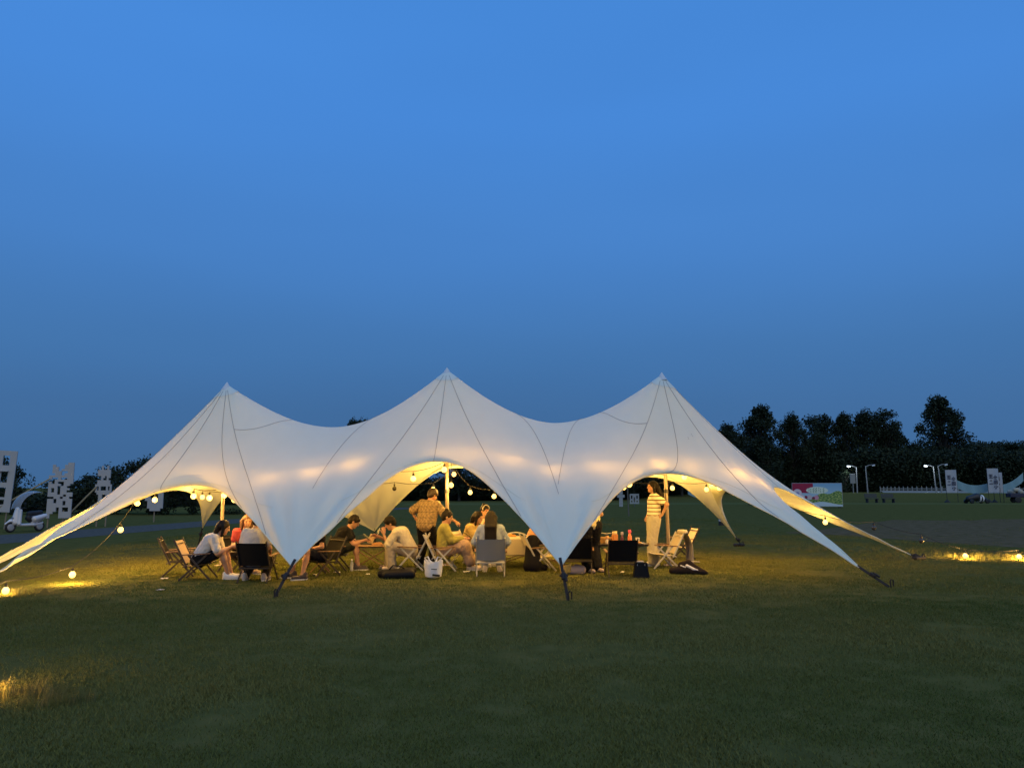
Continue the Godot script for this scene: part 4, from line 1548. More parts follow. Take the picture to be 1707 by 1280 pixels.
func furniture() -> void:
	var black := cloth(0.012, 0.012, 0.014)
	var tan := cloth(0.5, 0.36, 0.2)
	var cream := cloth(0.62, 0.54, 0.4)
	var grey := cloth(0.42, 0.42, 0.43)
	var dark := mat(0.03, 0.022, 0.018, 0.5)
	var pale := mat(0.5, 0.49, 0.46, 0.4, 0.4)
	var wood := mat(0.17, 0.09, 0.045, 0.6)
	var oak := mat(0.5, 0.3, 0.13, 0.6)
	chair("empty dark chair at the far left of the tent with an open slung seat", V(-6.0, 0, -14.2), 108, black, dark, wood)
	chair("tan chair under the white-topped woman at the left", V(-5.42, 0, -13.62), 98, tan, dark, wood)
	chair("black-backed chair of the white-shirted man seen from behind", V(-4.3, 0, -13.3), 178, black, dark, wood)
	chair("dark chair hidden behind the left front tent panel", V(-3.45, 0, -14.15), -45, black, dark, wood)
	chair("dark chair under the woman in red behind the little black table", V(-5.15, 0, -14.75), 55, black, dark, wood)
	chair("dark green chair under the man in a black T-shirt", V(-3.42, 0, -15.15), 96, cloth(0.03, 0.035, 0.028), dark, wood)
	chair("pale-framed chair under the white-shirted person who leans on a hand", V(-1.98, 0, -15.2), -86, cream, pale, wood)
	chair("cream chair under the woman in a yellow-green jacket", V(-1.32, 0, -15.1), 92, cream, pale, wood)
	chair("cream chair under the woman in yellow with hands at her face", V(-0.92, 0, -16.1), 60, cream, pale, wood)
	chair("dark chair of the woman with the headband", V(-0.64, 0, -16.9), 20, black, dark, wood)
	chair("light grey chair seen from behind under the long-haired woman", V(-0.39, 0, -14.25), 182, grey, pale, wood)
	var c := chair("cream chair with a dark coat over it, left of the right front panel", V(0.55, 0, -15.1), 100, cream, pale, wood)
	chair("dark chair with a pale bundle beneath it, right of the right front panel", V(1.22, 0, -14.5), 175, black, dark, wood)
	chair("black-backed empty chair beside the black box bag", V(1.95, 0, -14.05), 180, black, dark, wood)
	chair("cream chair by the right pole with a grey jacket over its back", V(2.98, 0, -15.55), -84, cream, pale, wood)
	chair("rearmost cream chair behind the right pole, holding a dark cushion", V(3.75, 0, -17.5), -84, cream, dark, wood)
	slat_table("wooden slatted table between the phone-holding man and the white-shirted person", V(-2.72, 0, -15.25), 0, V(0.95, 0.46, 0.5), oak, wood)
	slat_table("little dark table before the two women at the left", V(-4.95, 0, -14.2), 20, V(0.5, 0.42, 0.4), dark, dark)
	slat_table("small wooden table right of the left front tent panel", V(-3.6, 0, -14.75), 10, V(0.45, 0.4, 0.35), oak, wood)
	slat_table("long wooden table laden with food in the middle of the tent", V(0.35, 0, -16.2), 4, V(1.9, 0.47, 0.6), oak, wood)
	slat_table("black table with bottles and a pink flask under the right arch", V(2.05, 0, -15.1), 0, V(1.1, 0.5, 0.55), dark, dark)
	# folding wagon with a lettered side
	var w := thing("lettered_crate", "cream crate with an arched handle and dark characters down its side", "crate", V(-0.05, 0, -15.5), 6)
	var cm := cloth(0.66, 0.58, 0.42)
	var mb := MB.new()
	mb.box(X(V(0.12, 0.42, 0)), V(0.62, 0.34, 0.4), 0.02)
	part("body", mb, cm, w)
	mb = MB.new()
	var pts := []
	var rr := []
	for k in 13:
		var t := k / 12.0
		pts.append(V(lerpf(-0.19, 0.43, t), 0.59 + 0.1 * sin(PI * t), 0.0)); rr.append(0.012)
	mb.tube(pts, rr, 6)
	part("handle", mb, mat(0.55, 0.53, 0.48, 0.4), w)
	mb = MB.new()
	glyph(mb, ["..#..", ".#.#.", "#.#.#", ".###.", "...#.", "..#.."], V(-0.1, 0.53, 0.205), 0.07, 0.075)
	glyph(mb, ["#####", "..#..", "#####", ".#.#.", "#...#"], V(-0.1, 0.43, 0.205), 0.07, 0.075)
	glyph(mb, [".#.#.", "#####", ".#.#.", "#####", "..#.."], V(-0.1, 0.33, 0.205), 0.07, 0.075)
	part("lettering", mb, mat(0.04, 0.03, 0.02, 0.8), w)
	for s in [-1, 1]:
		for e in [-1, 1]:
			mb = MB.new()
			mb.box(X(V(0.12 + 0.27 * s, 0.13, 0.16 * e)), V(0.04, 0.26, 0.04), 0.006)
			part("leg", mb, mat(0.1, 0.06, 0.03, 0.7), w)


# ---- people -------------------------------------------------------------------------------------------------------------------------
# body frame: +z ahead, +x the person's left
var head_mb: MB
var hand_mb := []   # left, right
var skin_mat: StandardMaterial3D
var hair_mat: StandardMaterial3D
var eye_mb: MB
var mouth_mb: MB
var hair_kit := {}

func ik(a: Vector3, t: Vector3, l1: float, l2: float, hint: Vector3) -> Array:
	var d := t - a
	var ln := clampf(d.length(), absf(l1 - l2) + 0.02, (l1 + l2) * 0.995)
	var u := d.normalized()
	var x := (l1 * l1 - l2 * l2 + ln * ln) / (2.0 * ln)
	var h := sqrt(maxf(l1 * l1 - x * x, 0.0))
	var hp := (hint - u * hint.dot(u)).normalized()
	return [a + u * x + hp * h, a + u * ln]

func people_kit() -> void:
	skin_mat = mat(0.42, 0.23, 0.145, 0.55)
	skin_mat.subsurf_scatter_enabled = true
	skin_mat.subsurf_scatter_strength = 0.12
	hair_mat = mat(0.009, 0.0065, 0.0055, 0.6)
	hair_mat.metallic_specular = 0.3
	head_mb = blob([
		[1, V(0, 0.03, -0.012), V(0.077, 0.088, 0.095), 0, 0, 0.03], [1, V(0, -0.045, 0.022), V(0.056, 0.07, 0.062), 0, 0, 0.04],
		[0, V(0, -0.05, -0.02), V(0, -0.14, -0.035), 0.05, 0.052, 0.03],
		[0, V(0, 0.018, 0.082), V(0, -0.022, 0.1), 0.009, 0.014, 0.014], [0, V(-0.032, 0.03, 0.07), V(0.032, 0.03, 0.07), 0.013, 0.013, 0.015],
		[0, V(-0.018, -0.058, 0.074), V(0.018, -0.058, 0.074), 0.01, 0.01, 0.012], [1, V(0, -0.094, 0.062), V(0.022, 0.018, 0.02), 0, 0, 0.02],
		[1, V(-0.078, 0, -0.012), V(0.012, 0.032, 0.02), 0, 0, 0.01], [1, V(0.078, 0, -0.012), V(0.012, 0.032, 0.02), 0, 0, 0.01],
		[1, V(-0.032, 0.008, 0.09), V(0.016, 0.01, 0.014), 0, 0, 0.012, true], [1, V(0.032, 0.008, 0.09), V(0.016, 0.01, 0.014), 0, 0, 0.012, true]], 0.0055)
	for s in [1.0, -1.0]:
		var pr := [[0, V(0, -0.02, 0), V(0, 0.02, 0), 0.026, 0.026, 0.02]]
		for k in 4:
			var x: float = (0.03 - 0.02 * k) * s
			pr.append([0, V(x * 0.5, 0.015, 0), V(x, 0.085, 0), 0.016, 0.0125, 0.012])
			var ln: float = [0.058, 0.07, 0.074, 0.062][k] * 0.5
			var r: float = [0.0082, 0.009, 0.009, 0.0085][k]
			pr.append([0, V(x, 0.085, 0), V(x * 1.08, 0.085 + ln * 0.95, ln * 0.45), r, r, 0.004])
			pr.append([0, V(x * 1.08, 0.085 + ln * 0.95, ln * 0.45), V(x * 1.05, 0.085 + ln * 1.4, ln * 1.3), r, r * 0.8, 0.004])
		pr.append([0, V(0.018 * s, 0.015, 0.004), V(0.046 * s, 0.05, 0.018), 0.014, 0.0105, 0.01])
		pr.append([0, V(0.046 * s, 0.05, 0.018), V(0.052 * s, 0.085, 0.034), 0.01, 0.0085, 0.004])
		hand_mb.append(blob(pr, 0.005))
	eye_mb = MB.new()
	mouth_mb = MB.new()
	var ball := [Vector2(0, -0.0085), Vector2(0.006, -0.006), Vector2(0.0085, 0), Vector2(0.006, 0.006), Vector2(0, 0.0085)]
	eye_mb.lathe(ball, X(V(0, 0, 0)).scaled_local(V(1.3, 0.8, 0.8)), 10)
	mouth_mb.lathe(ball, X(V(0, -0.058, 0.083)).scaled_local(V(2.3, 0.75, 0.6)), 10)
	var cap := [[1, V(0, 0.042, -0.02), V(0.09, 0.094, 0.103), 0, 0, 0.02], [1, V(0, -0.0, -0.06), V(0.08, 0.09, 0.07), 0, 0, 0.03]]
	var cut := [[1, V(0, -0.035, 0.085), V(0.068, 0.085, 0.06), 0, 0, 0.015, true]]
	var wisps := []
	var hr := RandomNumberGenerator.new()
	hr.seed = 9
	for k in 26:
		var a := hr.randf() * TAU
		var e := hr.randf_range(0.1, 1.4)
		var w := V(cos(a) * cos(e) * 0.086, 0.042 + sin(e) * 0.09, sin(a) * cos(e) * 0.098 - 0.02)
		wisps.append([0, w, w + V(hr.randf_range(-0.02, 0.02), -0.03, hr.randf_range(-0.02, 0.02)) + V(w.x, 0, w.z + 0.02) * 0.12, 0.012, 0.007, 0.012])
	cap = cap + wisps
	hair_kit["short"] = blob(cap + cut + [[0, V(-0.05, 0.07, 0.06), V(0.05, 0.075, 0.06), 0.03, 0.028, 0.02]], 0.009)
	hair_kit["bun"] = blob(cap + cut + [[1, V(0, 0.135, -0.05), V(0.038, 0.035, 0.038), 0, 0, 0.01]], 0.009)
	hair_kit["short_thick"] = blob(cap + [[1, V(0, 0.06, -0.01), V(0.1, 0.09, 0.105), 0, 0, 0.03]] + cut, 0.009)

func person(label: String, at: Vector3, yaw: float, c: Dictionary) -> Node3D:
	var sc: float = c.get("size", 1.0)
	var ph: float = c.get("pelvis", 0.93)
	var lean := deg_to_rad(c.get("lean", 3.0))
	var side := deg_to_rad(c.get("side", 0.0))
	var u := V(sin(side), cos(lean) * cos(side), sin(lean)).normalized()
	var fw := V(0, 0, 1)
	fw = (fw - u * fw.dot(u)).normalized()
	var lf := u.cross(fw)
	if c.has("twist"):
		lf = lf.rotated(u, deg_to_rad(c.twist))
		fw = fw.rotated(u, deg_to_rad(c.twist))
	var pel := V(0, ph, c.get("back", 0.0))
	var curve: float = c.get("slump", 0.0)
	var chest := pel + u * 0.34 - fw * curve
	var neck := pel + u * 0.47
	var sl: float = c.get("shoulders", 0.165)
	var sh := [neck - u * 0.045 + lf * sl, neck - u * 0.045 - lf * sl]
	var hy := deg_to_rad(c.get("turn", 0.0))
	var hpitch := deg_to_rad(c.get("nod", 0.0))
	var hb := Basis(lf, u, fw)
	hb = Basis(Vector3.UP, hy) * Basis(V(cos(0), 0, 0), 0) * hb
	var flat := Basis(Vector3.UP, hy + atan2(fw.x, fw.z))
	var hd := flat * Basis(Vector3.RIGHT, hpitch)
	var hc := neck + (u * 0.6 + Vector3.UP * 0.4).normalized() * 0.115 + hd.z * 0.045 + hd.y * 0.045
	var feet: Array = c.feet
	var hips := [pel + V(0.085, -0.03, 0), pel + V(-0.085, -0.03, 0)]
	var knees := []
	var ankles := []
	for k in 2:
		var r := ik(hips[k], feet[k] + V(0, 0.075, 0), 0.42, 0.42, c.get("knee_hint", V(0.12 if k == 0 else -0.12, 0.35, 1)))
		knees.append(r[0]); ankles.append(r[1])
	var elbows := []
	var wrists := []
	var hands: Array = c.hands
	for k in 2:
		var hint: Vector3 = c.elbows[k] if c.has("elbows") else V(0.5 if k == 0 else -0.5, -0.8, -0.4)
		var r := ik(sh[k], hands[k], 0.275, 0.245, hint)
		elbows.append(r[0]); wrists.append(r[1])
	# body
	var pr := []
	for k in 2:
		var s := lf * (0.055 if k == 0 else -0.055)
		pr.append([0, pel + s, chest + s * 1.2, 0.095, 0.092, 0.08])
		pr.append([0, neck - u * 0.06, sh[k], 0.062, 0.052, 0.05])
		pr.append([0, sh[k], elbows[k], 0.047, 0.037, 0.03])
		pr.append([0, elbows[k], wrists[k], 0.037, 0.025, 0.02])
		pr.append([0, hips[k], knees[k], 0.082, 0.054, 0.05])
		pr.append([0, knees[k], knees[k].lerp(ankles[k], 0.35), 0.052, 0.053, 0.03])
		pr.append([0, knees[k].lerp(ankles[k], 0.3), ankles[k], 0.052, 0.034, 0.03])
	pr.append([0, chest, neck, 0.085, 0.06, 0.06])
	pr.append([0, neck, hc - hd.y * 0.06, 0.05, 0.045, 0.03])
	var o := MeshInstance3D.new()
	o.name = numbered("person")
	add_child(o, true)
	o.position = at
	o.rotation.y = deg_to_rad(yaw)
	o.scale = Vector3.ONE * sc
	tag(o, label, "person", "people at the tables under the tent")
	var body := blob(pr, 0.0145)
	body.add(head_mb, Transform3D(hd, hc))
	for k in 2:
		var d: Vector3 = (wrists[k] - elbows[k]).normalized()
		if c.has("hand_dir") and c.hand_dir[k] != Vector3.ZERO: d = c.hand_dir[k].normalized()
		var palm: Vector3 = c.palm[k] if c.has("palm") else V(-0.6 if k == 0 else 0.6, -0.5, 0.2)
		palm = (palm - d * palm.dot(d)).normalized()
		body.add(hand_mb[k], Transform3D(Basis(d.cross(palm), d, palm), wrists[k] + d * 0.02))
	o.mesh = body.mesh(c.get("skin", skin_mat))
	# face
	for s in [-1, 1]:
		var e := part("eye", eye_mb, hair_mat, o)
		e.transform = Transform3D(hd, hc + hd * V(0.032 * s, 0.008, 0.0785))
	var lips := part("lips", mouth_mb, c.get("lips", mat(0.3, 0.09, 0.07, 0.5)), o)
	lips.transform = Transform3D(hd, hc)
	# hair
	var kind: String = c.get("hair", "short")
	var hm: Material = c.get("hair_mat", hair_mat)
	if kind == "long" or kind == "bob":
		var ln: float = 0.36 if kind == "long" else 0.17
		ln = c.get("hair_length", ln)
		var dn := hd.inverse() * (Vector3.DOWN - u * 0.35 - fw * 0.3).normalized()
		var hp := [[1, V(0, 0.042, -0.02), V(0.09, 0.094, 0.103), 0, 0, 0.02], [1, V(0, -0.0, -0.06), V(0.08, 0.09, 0.07), 0, 0, 0.03], [1, V(0, -0.035, 0.085), V(0.066, 0.085, 0.06), 0, 0, 0.015, true]]
		for x in [-0.07, -0.035, 0.0, 0.035, 0.07]:
			var st := V(x, 0.0, -0.085)
			if kind == "long":
				var inv := hd.inverse()
				var bend: Vector3 = st + inv * (-fw * 0.095 - u * 0.17)
				var ends: Vector3 = bend + inv * (-u * (ln - 0.17) * (1.0 - absf(x) * 2.0) - fw * 0.02) + V(x * 0.25, 0, 0)
				hp.append([0, st, bend, 0.048, 0.042, 0.03])
				hp.append([0, bend, ends, 0.042, 0.024, 0.025])
			else: hp.append([0, st, st + dn * ln * (1.0 - absf(x) * 1.5), 0.045, 0.03, 0.03])
		if c.get("locks", true):
			for s in [-1.0, 1.0]:
				hp.append([0, V(0.078 * s, 0.03, 0.0), V(0.086 * s, 0.0, 0.03) + dn * ln * 0.8, 0.03, 0.024, 0.02])
		part("hair", blob(hp, 0.011), hm, o).transform = Transform3D(hd, hc)
	else:
		part("hair", hair_kit[kind], hm, o).transform = Transform3D(hd, hc)
	if c.has("headband"):
		var hbm := MB.new()
		var pts := []
		var rr := []
		for k in 15:
			var a := PI * k / 14.0
			pts.append(V(cos(a) * 0.091, 0.035 + sin(a) * 0.098, 0.028)); rr.append(0.011)
		hbm.tube(pts, rr, 6)
		part("headband", hbm, c.headband, o).transform = Transform3D(hd, hc)
	# shirt
	var sp := []
	var ease: float = c.get("ease", 0.016)
	for k in 2:
		var s := lf * (0.06 if k == 0 else -0.06)
		sp.append([0, pel + s + u * c.get("hem", -0.02), chest + s * 1.2, 0.1 + ease, 0.096 + ease, 0.08])
		sp.append([0, neck - u * 0.06, sh[k], 0.066 + ease * 0.5, 0.056 + ease * 0.6, 0.05])
		var cuff: float = c.get("sleeve", 0.55)
		var e: Vector3 = sh[k].lerp(elbows[k], minf(cuff, 1.0))
		sp.append([0, sh[k], e, 0.054 + ease * 0.6, 0.047 + ease * 0.9, 0.03])
		if cuff > 1.0: sp.append([0, elbows[k], elbows[k].lerp(wrists[k], cuff - 1.0), 0.045 + ease * 0.8, 0.035 + ease * 0.6, 0.025])
	sp.append([0, chest, neck - u * 0.05, 0.09 + ease, 0.068, 0.05])
	part("shirt", folds(blob(sp, 0.0145), 0.009, int(absf(at.x) * 100.0)), c.shirt, o)
	# lower clothes
	if c.has("pants"):
		var pp := []
		var wide: float = c.get("wide", 0.012)
		var leg: float = c.get("leg", 0.93)
		pp.append([0, pel - lf * 0.05, pel + lf * 0.05, 0.112, 0.112, 0.06])
		if c.get("high", false): pp.append([0, pel + u * 0.1 - lf * 0.04, pel + u * 0.1 + lf * 0.04, 0.105, 0.105, 0.06])
		for k in 2:
			if leg < 0.5:
				pp.append([0, hips[k], hips[k].lerp(knees[k], 0.85), 0.1 + wide, 0.075 + wide, 0.05])
			else:
				pp.append([0, hips[k], knees[k], 0.092 + wide, 0.062 + wide, 0.04])
				pp.append([0, knees[k], knees[k].lerp(ankles[k], leg), 0.062 + wide, 0.045 + wide * 1.6, 0.03])
		part("trousers" if leg > 0.5 else "shorts", folds(blob(pp, 0.0145), 0.008, int(absf(at.x) * 90.0)), c.pants, o)
	elif c.has("skirt"):
		var pp := []
		pp.append([0, pel - lf * 0.05, pel + lf * 0.05, 0.114, 0.114, 0.06])
		var sl2: float = c.get("skirt_length", 0.85)
		for k in 2: pp.append([0, hips[k], hips[k].lerp(knees[k], minf(1.0, sl2)), 0.1, 0.082, 0.12])
		if sl2 > 1.0:
			for k in 2: pp.append([0, knees[k], knees[k].lerp(ankles[k], sl2 - 1.0), 0.08, 0.1, 0.14])
		part("skirt", folds(blob(pp, 0.0145), 0.012, 3), c.skirt, o)
	# shoes
	for k in 2:
		var a: Vector3 = ankles[k]
		var f: Vector3 = c.toes[k] if c.has("toes") else V(0.1 if k == 0 else -0.1, 0, 1)
		f = V(f.x, 0, f.z).normalized()
		var y: float = feet[k].y
		var st := V(a.x, y + 0.045, a.z) - f * 0.05
		var shp := [[0, st, st + f * 0.2 - V(0, 0.006, 0), 0.044, 0.036, 0.02], [0, st + V(0, 0.05, 0.0), st + f * 0.05 + V(0, 0.01, 0), 0.042, 0.042, 0.03]]
		var shoe := part("shoe", blob(shp, 0.011), c.get("shoes", mat(0.6, 0.58, 0.55, 0.7)), o)
		var sole := MB.new()
		var rows := [[], []]
		var sdv := f.cross(Vector3.UP)
		for i in 17:
			var g := TAU * i / 16.0
			var q := st + f * 0.1 + f * cos(g) * 0.15 + sdv * sin(g) * 0.046
			rows[0].append(V(q.x, y + 0.024, q.z)); rows[1].append(V(q.x, y + 0.001, q.z))
		sole.sheet(rows)
		part("sole", sole, c.get("soles", mat(0.65, 0.64, 0.6, 0.7)), shoe)
	return o

func phone(parent_at: Vector3, e: Vector3, label: String, lit: Color) -> void:
	var o := thing("phone", label, "phone", parent_at, 0, "")
	o.rotation_degrees = e
	var b := MB.new()
	b.box(X(V(0, 0, 0)), V(0.075, 0.155, 0.009), 0.003)
	part("case", b, mat(0.02, 0.02, 0.02, 0.4) if lit.r < 0.5 else mat(0.7, 0.7, 0.7, 0.4), o)
	b = MB.new()
	b.quad(V(-0.034, -0.072, 0.006), V(0.034, -0.072, 0.006), V(0.034, 0.072, 0.006), V(-0.034, 0.072, 0.006))
	part("glass", b, mat(0.03, 0.03, 0.035, 0.1), o)

func people() -> void:
	people_kit()
	var white := cloth(0.6, 0.58, 0.55)
	var blackc := cloth(0.014, 0.014, 0.016)
	var navy := cloth(0.012, 0.014, 0.025)
	var shoe_w := mat(0.66, 0.66, 0.66, 0.7)
	var shoe_b := mat(0.05, 0.04, 0.045, 0.7)
	person("woman in white top and dark skirt leaning forward on the tan chair", V(-5.42, 0, -13.62), 98, {"pelvis": 0.36, "lean": 36, "slump": 0.03, "nod": 18, "turn": 6, "feet": [V(0.09, 0, 0.52), V(-0.07, 0, 0.5)], "hands": [V(0.1, 0.52, 0.5), V(-0.08, 0.55, 0.52)], "hair": "bob", "shirt": white, "sleeve": 0.75, "ease": 0.024, "skirt": blackc, "skirt_length": 0.62, "shoes": shoe_w})
	person("light-haired girl in red seated behind the white-topped woman, facing the camera", V(-5.1, 0, -14.75), 38, {"pelvis": 0.37, "lean": 26, "nod": 4, "turn": -8, "feet": [V(0.12, 0, 0.46), V(-0.08, 0, 0.44)], "hands": [V(0.12, 0.5, 0.42), V(-0.1, 0.5, 0.42)], "hair": "bob", "hair_mat": mat(0.09, 0.04, 0.02, 0.5), "shirt": cloth(0.36, 0.04, 0.05), "sleeve": 0.5, "pants": cloth(0.05, 0.05, 0.07), "leg": 0.4, "shoes": mat(0.5, 0.38, 0.3, 0.7)})
	person("man in a white shirt seen from behind in the black-backed chair", V(-4.42, 0, -13.38), 176, {"pelvis": 0.38, "lean": 10, "nod": 20, "feet": [V(0.16, 0, 0.1), V(-0.2, 0, 0.06)], "knee_hint": V(0, 0.3, 1), "hands": [V(0.16, 0.48, 0.34), V(-0.16, 0.48, 0.34)], "hair": "short", "shirt": white, "sleeve": 0.6, "ease": 0.03, "pants": blackc, "shoes": mat(0.4, 0.38, 0.38, 0.7)})
	person("person in dark shorts and black-and-white sneakers, mostly hidden by the left front panel", V(-3.5, 0, -14.1), -28, {"pelvis": 0.38, "lean": 12, "nod": 12, "feet": [V(0.18, 0, 0.56), V(-0.16, 0, 0.46)], "toes": [V(-0.5, 0, 0.8), V(-0.9, 0, 0.7)], "hands": [V(0.12, 0.5, 0.36), V(-0.12, 0.5, 0.36)], "hair": "short", "shirt": blackc, "pants": navy, "leg": 0.4, "shoes": shoe_b, "soles": shoe_w})
	person("man in a black T-shirt and shorts bent over a phone at the slatted table", V(-3.42, 0, -15.12), 96, {"pelvis": 0.39, "lean": 33, "slump": 0.035, "nod": 30, "feet": [V(0.1, 0, 0.42), V(-0.1, 0, 0.46)], "hands": [V(0.05, 0.56, 0.56), V(-0.05, 0.56, 0.56)], "hair": "short", "shirt": blackc, "sleeve": 0.55, "ease": 0.02, "pants": cloth(0.03, 0.034, 0.028), "leg": 0.4, "shoes": shoe_b})
	phone(V(-2.83, 0.63, -15.17), V(-50, 80, 0), "dark phone in the hands of the man in a black T-shirt", Color(0, 0, 0))
	person("person with thick dark hair in a loose white shirt, head resting on one hand", V(-1.98, 0, -15.2), -84, {"pelvis": 0.38, "lean": 38, "slump": 0.06, "nod": 26, "feet": [V(0.1, 0, 0.34), V(-0.12, 0, 0.4)], "hands": [V(0.02, 0.66, 0.5), V(-0.14, 0.62, 0.6)], "elbows": [V(0.3, -1, 0.2), V(-0.5, -0.8, 0)], "hand_dir": [V(0, 1, 0.1), V(0, 0.3, 1)], "hair": "short_thick", "shirt": cloth(0.6, 0.55, 0.44), "sleeve": 0.95, "ease": 0.035, "pants": cloth(0.4, 0.35, 0.28), "wide": 0.03, "shoes": mat(0.55, 0.45, 0.4, 0.7)})
	phone(V(-2.62, 0.72, -15.3), V(-30, -60, 40), "white phone held up by the person resting a head on one hand", Color(1, 1, 1))
	var plaid := mat(1, 1, 1, 0.9)
	var im := Image.create(64, 64, false, Image.FORMAT_RGB8)
	var rng := RandomNumberGenerator.new()
	rng.seed = 4
	for y in 64:
		for x in 64:
			var v := 0.8 + 0.13 * sin(y * TAU / 32.0 + 1.5 * sin(x * TAU / 64.0)) * sin(x * TAU / 16.0 + 2.0 * sin(y * TAU / 64.0)) + rng.randf_range(-0.1, 0.1)
			if y % 32 < 5: v *= 0.8
			im.set_pixel(x, y, Color(0.66 * v, 0.56 * v, 0.42 * v))
	plaid.albedo_texture = ImageTexture.create_from_image(im)
	plaid.uv1_scale = V(3.2, 4.5, 1)
	person("standing person in a mottled tan shirt and black trousers, back turned, reaching right", V(-1.72, 0, -15.6), 158, {"pelvis": 0.86, "lean": 12, "side": -4, "nod": 22, "turn": -28, "feet": [V(0.16, 0, 0.0), V(-0.1, 0, 0.06)], "hands": [V(0.27, 0.92, 0.12), V(-0.52, 0.93, 0.28)], "elbows": [V(1, 0.1, -0.5), V(-0.5, -0.8, -0.2)], "hair": "short_thick", "hair_mat": mat(0.03, 0.015, 0.008, 0.45), "shirt": plaid, "sleeve": 0.85, "ease": 0.045, "hem": 0.0, "pants": blackc, "wide": 0.03, "leg": 0.95, "shoes": mat(0.3, 0.2, 0.16, 0.7), "size": 0.97})
	person("woman in a yellow-green jacket seated upright facing right, hair tied up", V(-1.32, 0, -15.1), 92, {"pelvis": 0.38, "lean": 2, "nod": 12, "feet": [V(0.1, 0, 0.58), V(-0.08, 0, 0.54)], "hands": [V(0.1, 0.58, 0.36), V(-0.06, 0.6, 0.38)], "hair": "bun", "shirt": cloth(0.33, 0.3, 0.07), "sleeve": 1.85, "ease": 0.03, "hem": -0.1, "skirt": cloth(0.38, 0.26, 0.19), "skirt_length": 1.75, "shoes": mat(0.6, 0.5, 0.42, 0.7)})
	phone(V(-0.88, 0.68, -15.12), V(-60, 85, 0), "dark phone held by the woman in the yellow-green jacket", Color(0, 0, 0))
	person("woman in a yellow top facing right with both hands raised to her mouth", V(-0.92, 0, -16.05), 58, {"pelvis": 0.38, "lean": 24, "nod": 10, "turn": 4, "feet": [V(0.1, 0, 0.5), V(-0.08, 0, 0.46)], "hands": [V(0.06, 0.72, 0.44), V(-0.03, 0.74, 0.42)], "hand_dir": [V(-0.2, 1, 0.1), V(0.2, 1, 0.1)], "hair": "bob", "shirt": cloth(0.52, 0.38, 0.14), "sleeve": 1.3, "ease": 0.028, "pants": cloth(0.3, 0.25, 0.2)})
	person("woman with pale headband and top knot in cream, facing the camera behind others", V(-0.64, 0, -16.9), 30, {"pelvis": 0.44, "lean": 6, "nod": 4, "turn": 10, "feet": [V(0.1, 0, 0.46), V(-0.1, 0, 0.46)], "hands": [V(0.14, 0.5, 0.32), V(-0.1, 0.5, 0.34)], "hair": "bun", "headband": cloth(0.6, 0.55, 0.5), "shirt": cloth(0.75, 0.68, 0.5), "sleeve": 0.6, "pants": navy})
	person("long-haired woman in a pale blue top seen from behind in the light grey chair", V(-0.39, 0, -14.35), 178, {"pelvis": 0.39, "lean": 2, "nod": 6, "turn": 8, "feet": [V(0.14, 0, 0.5), V(-0.14, 0, 0.5)], "hands": [V(0.2, 0.46, 0.3), V(-0.2, 0.46, 0.3)], "elbows": [V(0.8, -0.7, -0.2), V(-0.8, -0.7, -0.2)], "hair": "long", "hair_length": 0.44, "shirt": cloth(0.3, 0.37, 0.5), "sleeve": 1.8, "ease": 0.04, "pants": cloth(0.4, 0.45, 0.52), "shoes": mat(0.6, 0.55, 0.5, 0.7)})
	person("standing person in black trousers and pale shoes, upper body hidden by the right front panel", V(1.5, 0, -14.75), 200, {"pelvis": 0.9, "lean": 8, "nod": 18, "feet": [V(0.1, 0, -0.04), V(-0.12, 0, 0.02)], "toes": [V(-0.3, 0, -1), V(-0.2, 0, -1)], "hands": [V(0.18, 0.95, 0.3), V(-0.2, 0.95, 0.3)], "hair": "short", "shirt": cloth(0.6, 0.52, 0.3), "pants": blackc, "wide": 0.035, "leg": 0.92, "shoes": mat(0.5, 0.4, 0.36, 0.7), "soles": shoe_b})
	var stripe := mat(1, 1, 1, 0.9)
	im = Image.create(8, 64, false, Image.FORMAT_RGB8)
	for y in 64:
		for x in 8: im.set_pixel(x, y, Color(0.88, 0.85, 0.75) if y % 64 > 17 else Color(0.42, 0.3, 0.14))
	stripe.albedo_texture = ImageTexture.create_from_image(im)
	stripe.uv1_scale = V(1, 13, 1)
	person("standing woman with long dark hair, striped top and pale jeans, one hand on her hip", V(2.9, 0, -15.95), -92, {"pelvis": 0.95, "lean": -3, "nod": -2, "turn": 12, "feet": [V(0.11, 0, 0.04), V(-0.09, 0, -0.02)], "hands": [V(0.2, 1.02, -0.14), V(-0.16, 1.0, 0.1)], "elbows": [V(0.55, 0.2, -1), V(-0.6, -0.5, -0.6)], "hand_dir": [V(-0.5, -0.3, 0.5), V(0.3, -0.8, 0.3)], "hair": "long", "hair_length": 0.5, "shirt": stripe, "sleeve": 0.62, "ease": 0.022, "hem": 0.06, "pants": cloth(0.45, 0.42, 0.34), "high": true, "wide": 0.04, "leg": 0.97, "shoes": shoe_w})


# ---- belongings ---------------------------------------------------------------------------------------------------------------------
func crumple(rng: RandomNumberGenerator, s: Vector3, n: int, shape: Callable) -> MB:
	var rows := []
	var fn := FastNoiseLite.new()
	fn.seed = rng.randi() % 1000
	fn.frequency = 2.2
	fn.noise_type = FastNoiseLite.TYPE_CELLULAR
	fn.cellular_return_type = FastNoiseLite.RETURN_DISTANCE
	for i in n + 1:
		var row := []
		for j in n * 2 + 1:
			var q: Vector3 = shape.call(float(i) / n, TAU * j / (n * 2)) * s
			var d := 1.0 + 0.16 * fn.get_noise_3d(q.x * 6.0, q.y * 6.0, q.z * 6.0)
			row.append(V(q.x * d, q.y * d, q.z * d))
		rows.append(row)
	rows.reverse()
	var mb := MB.new()
	mb.sheet(rows)
	return mb

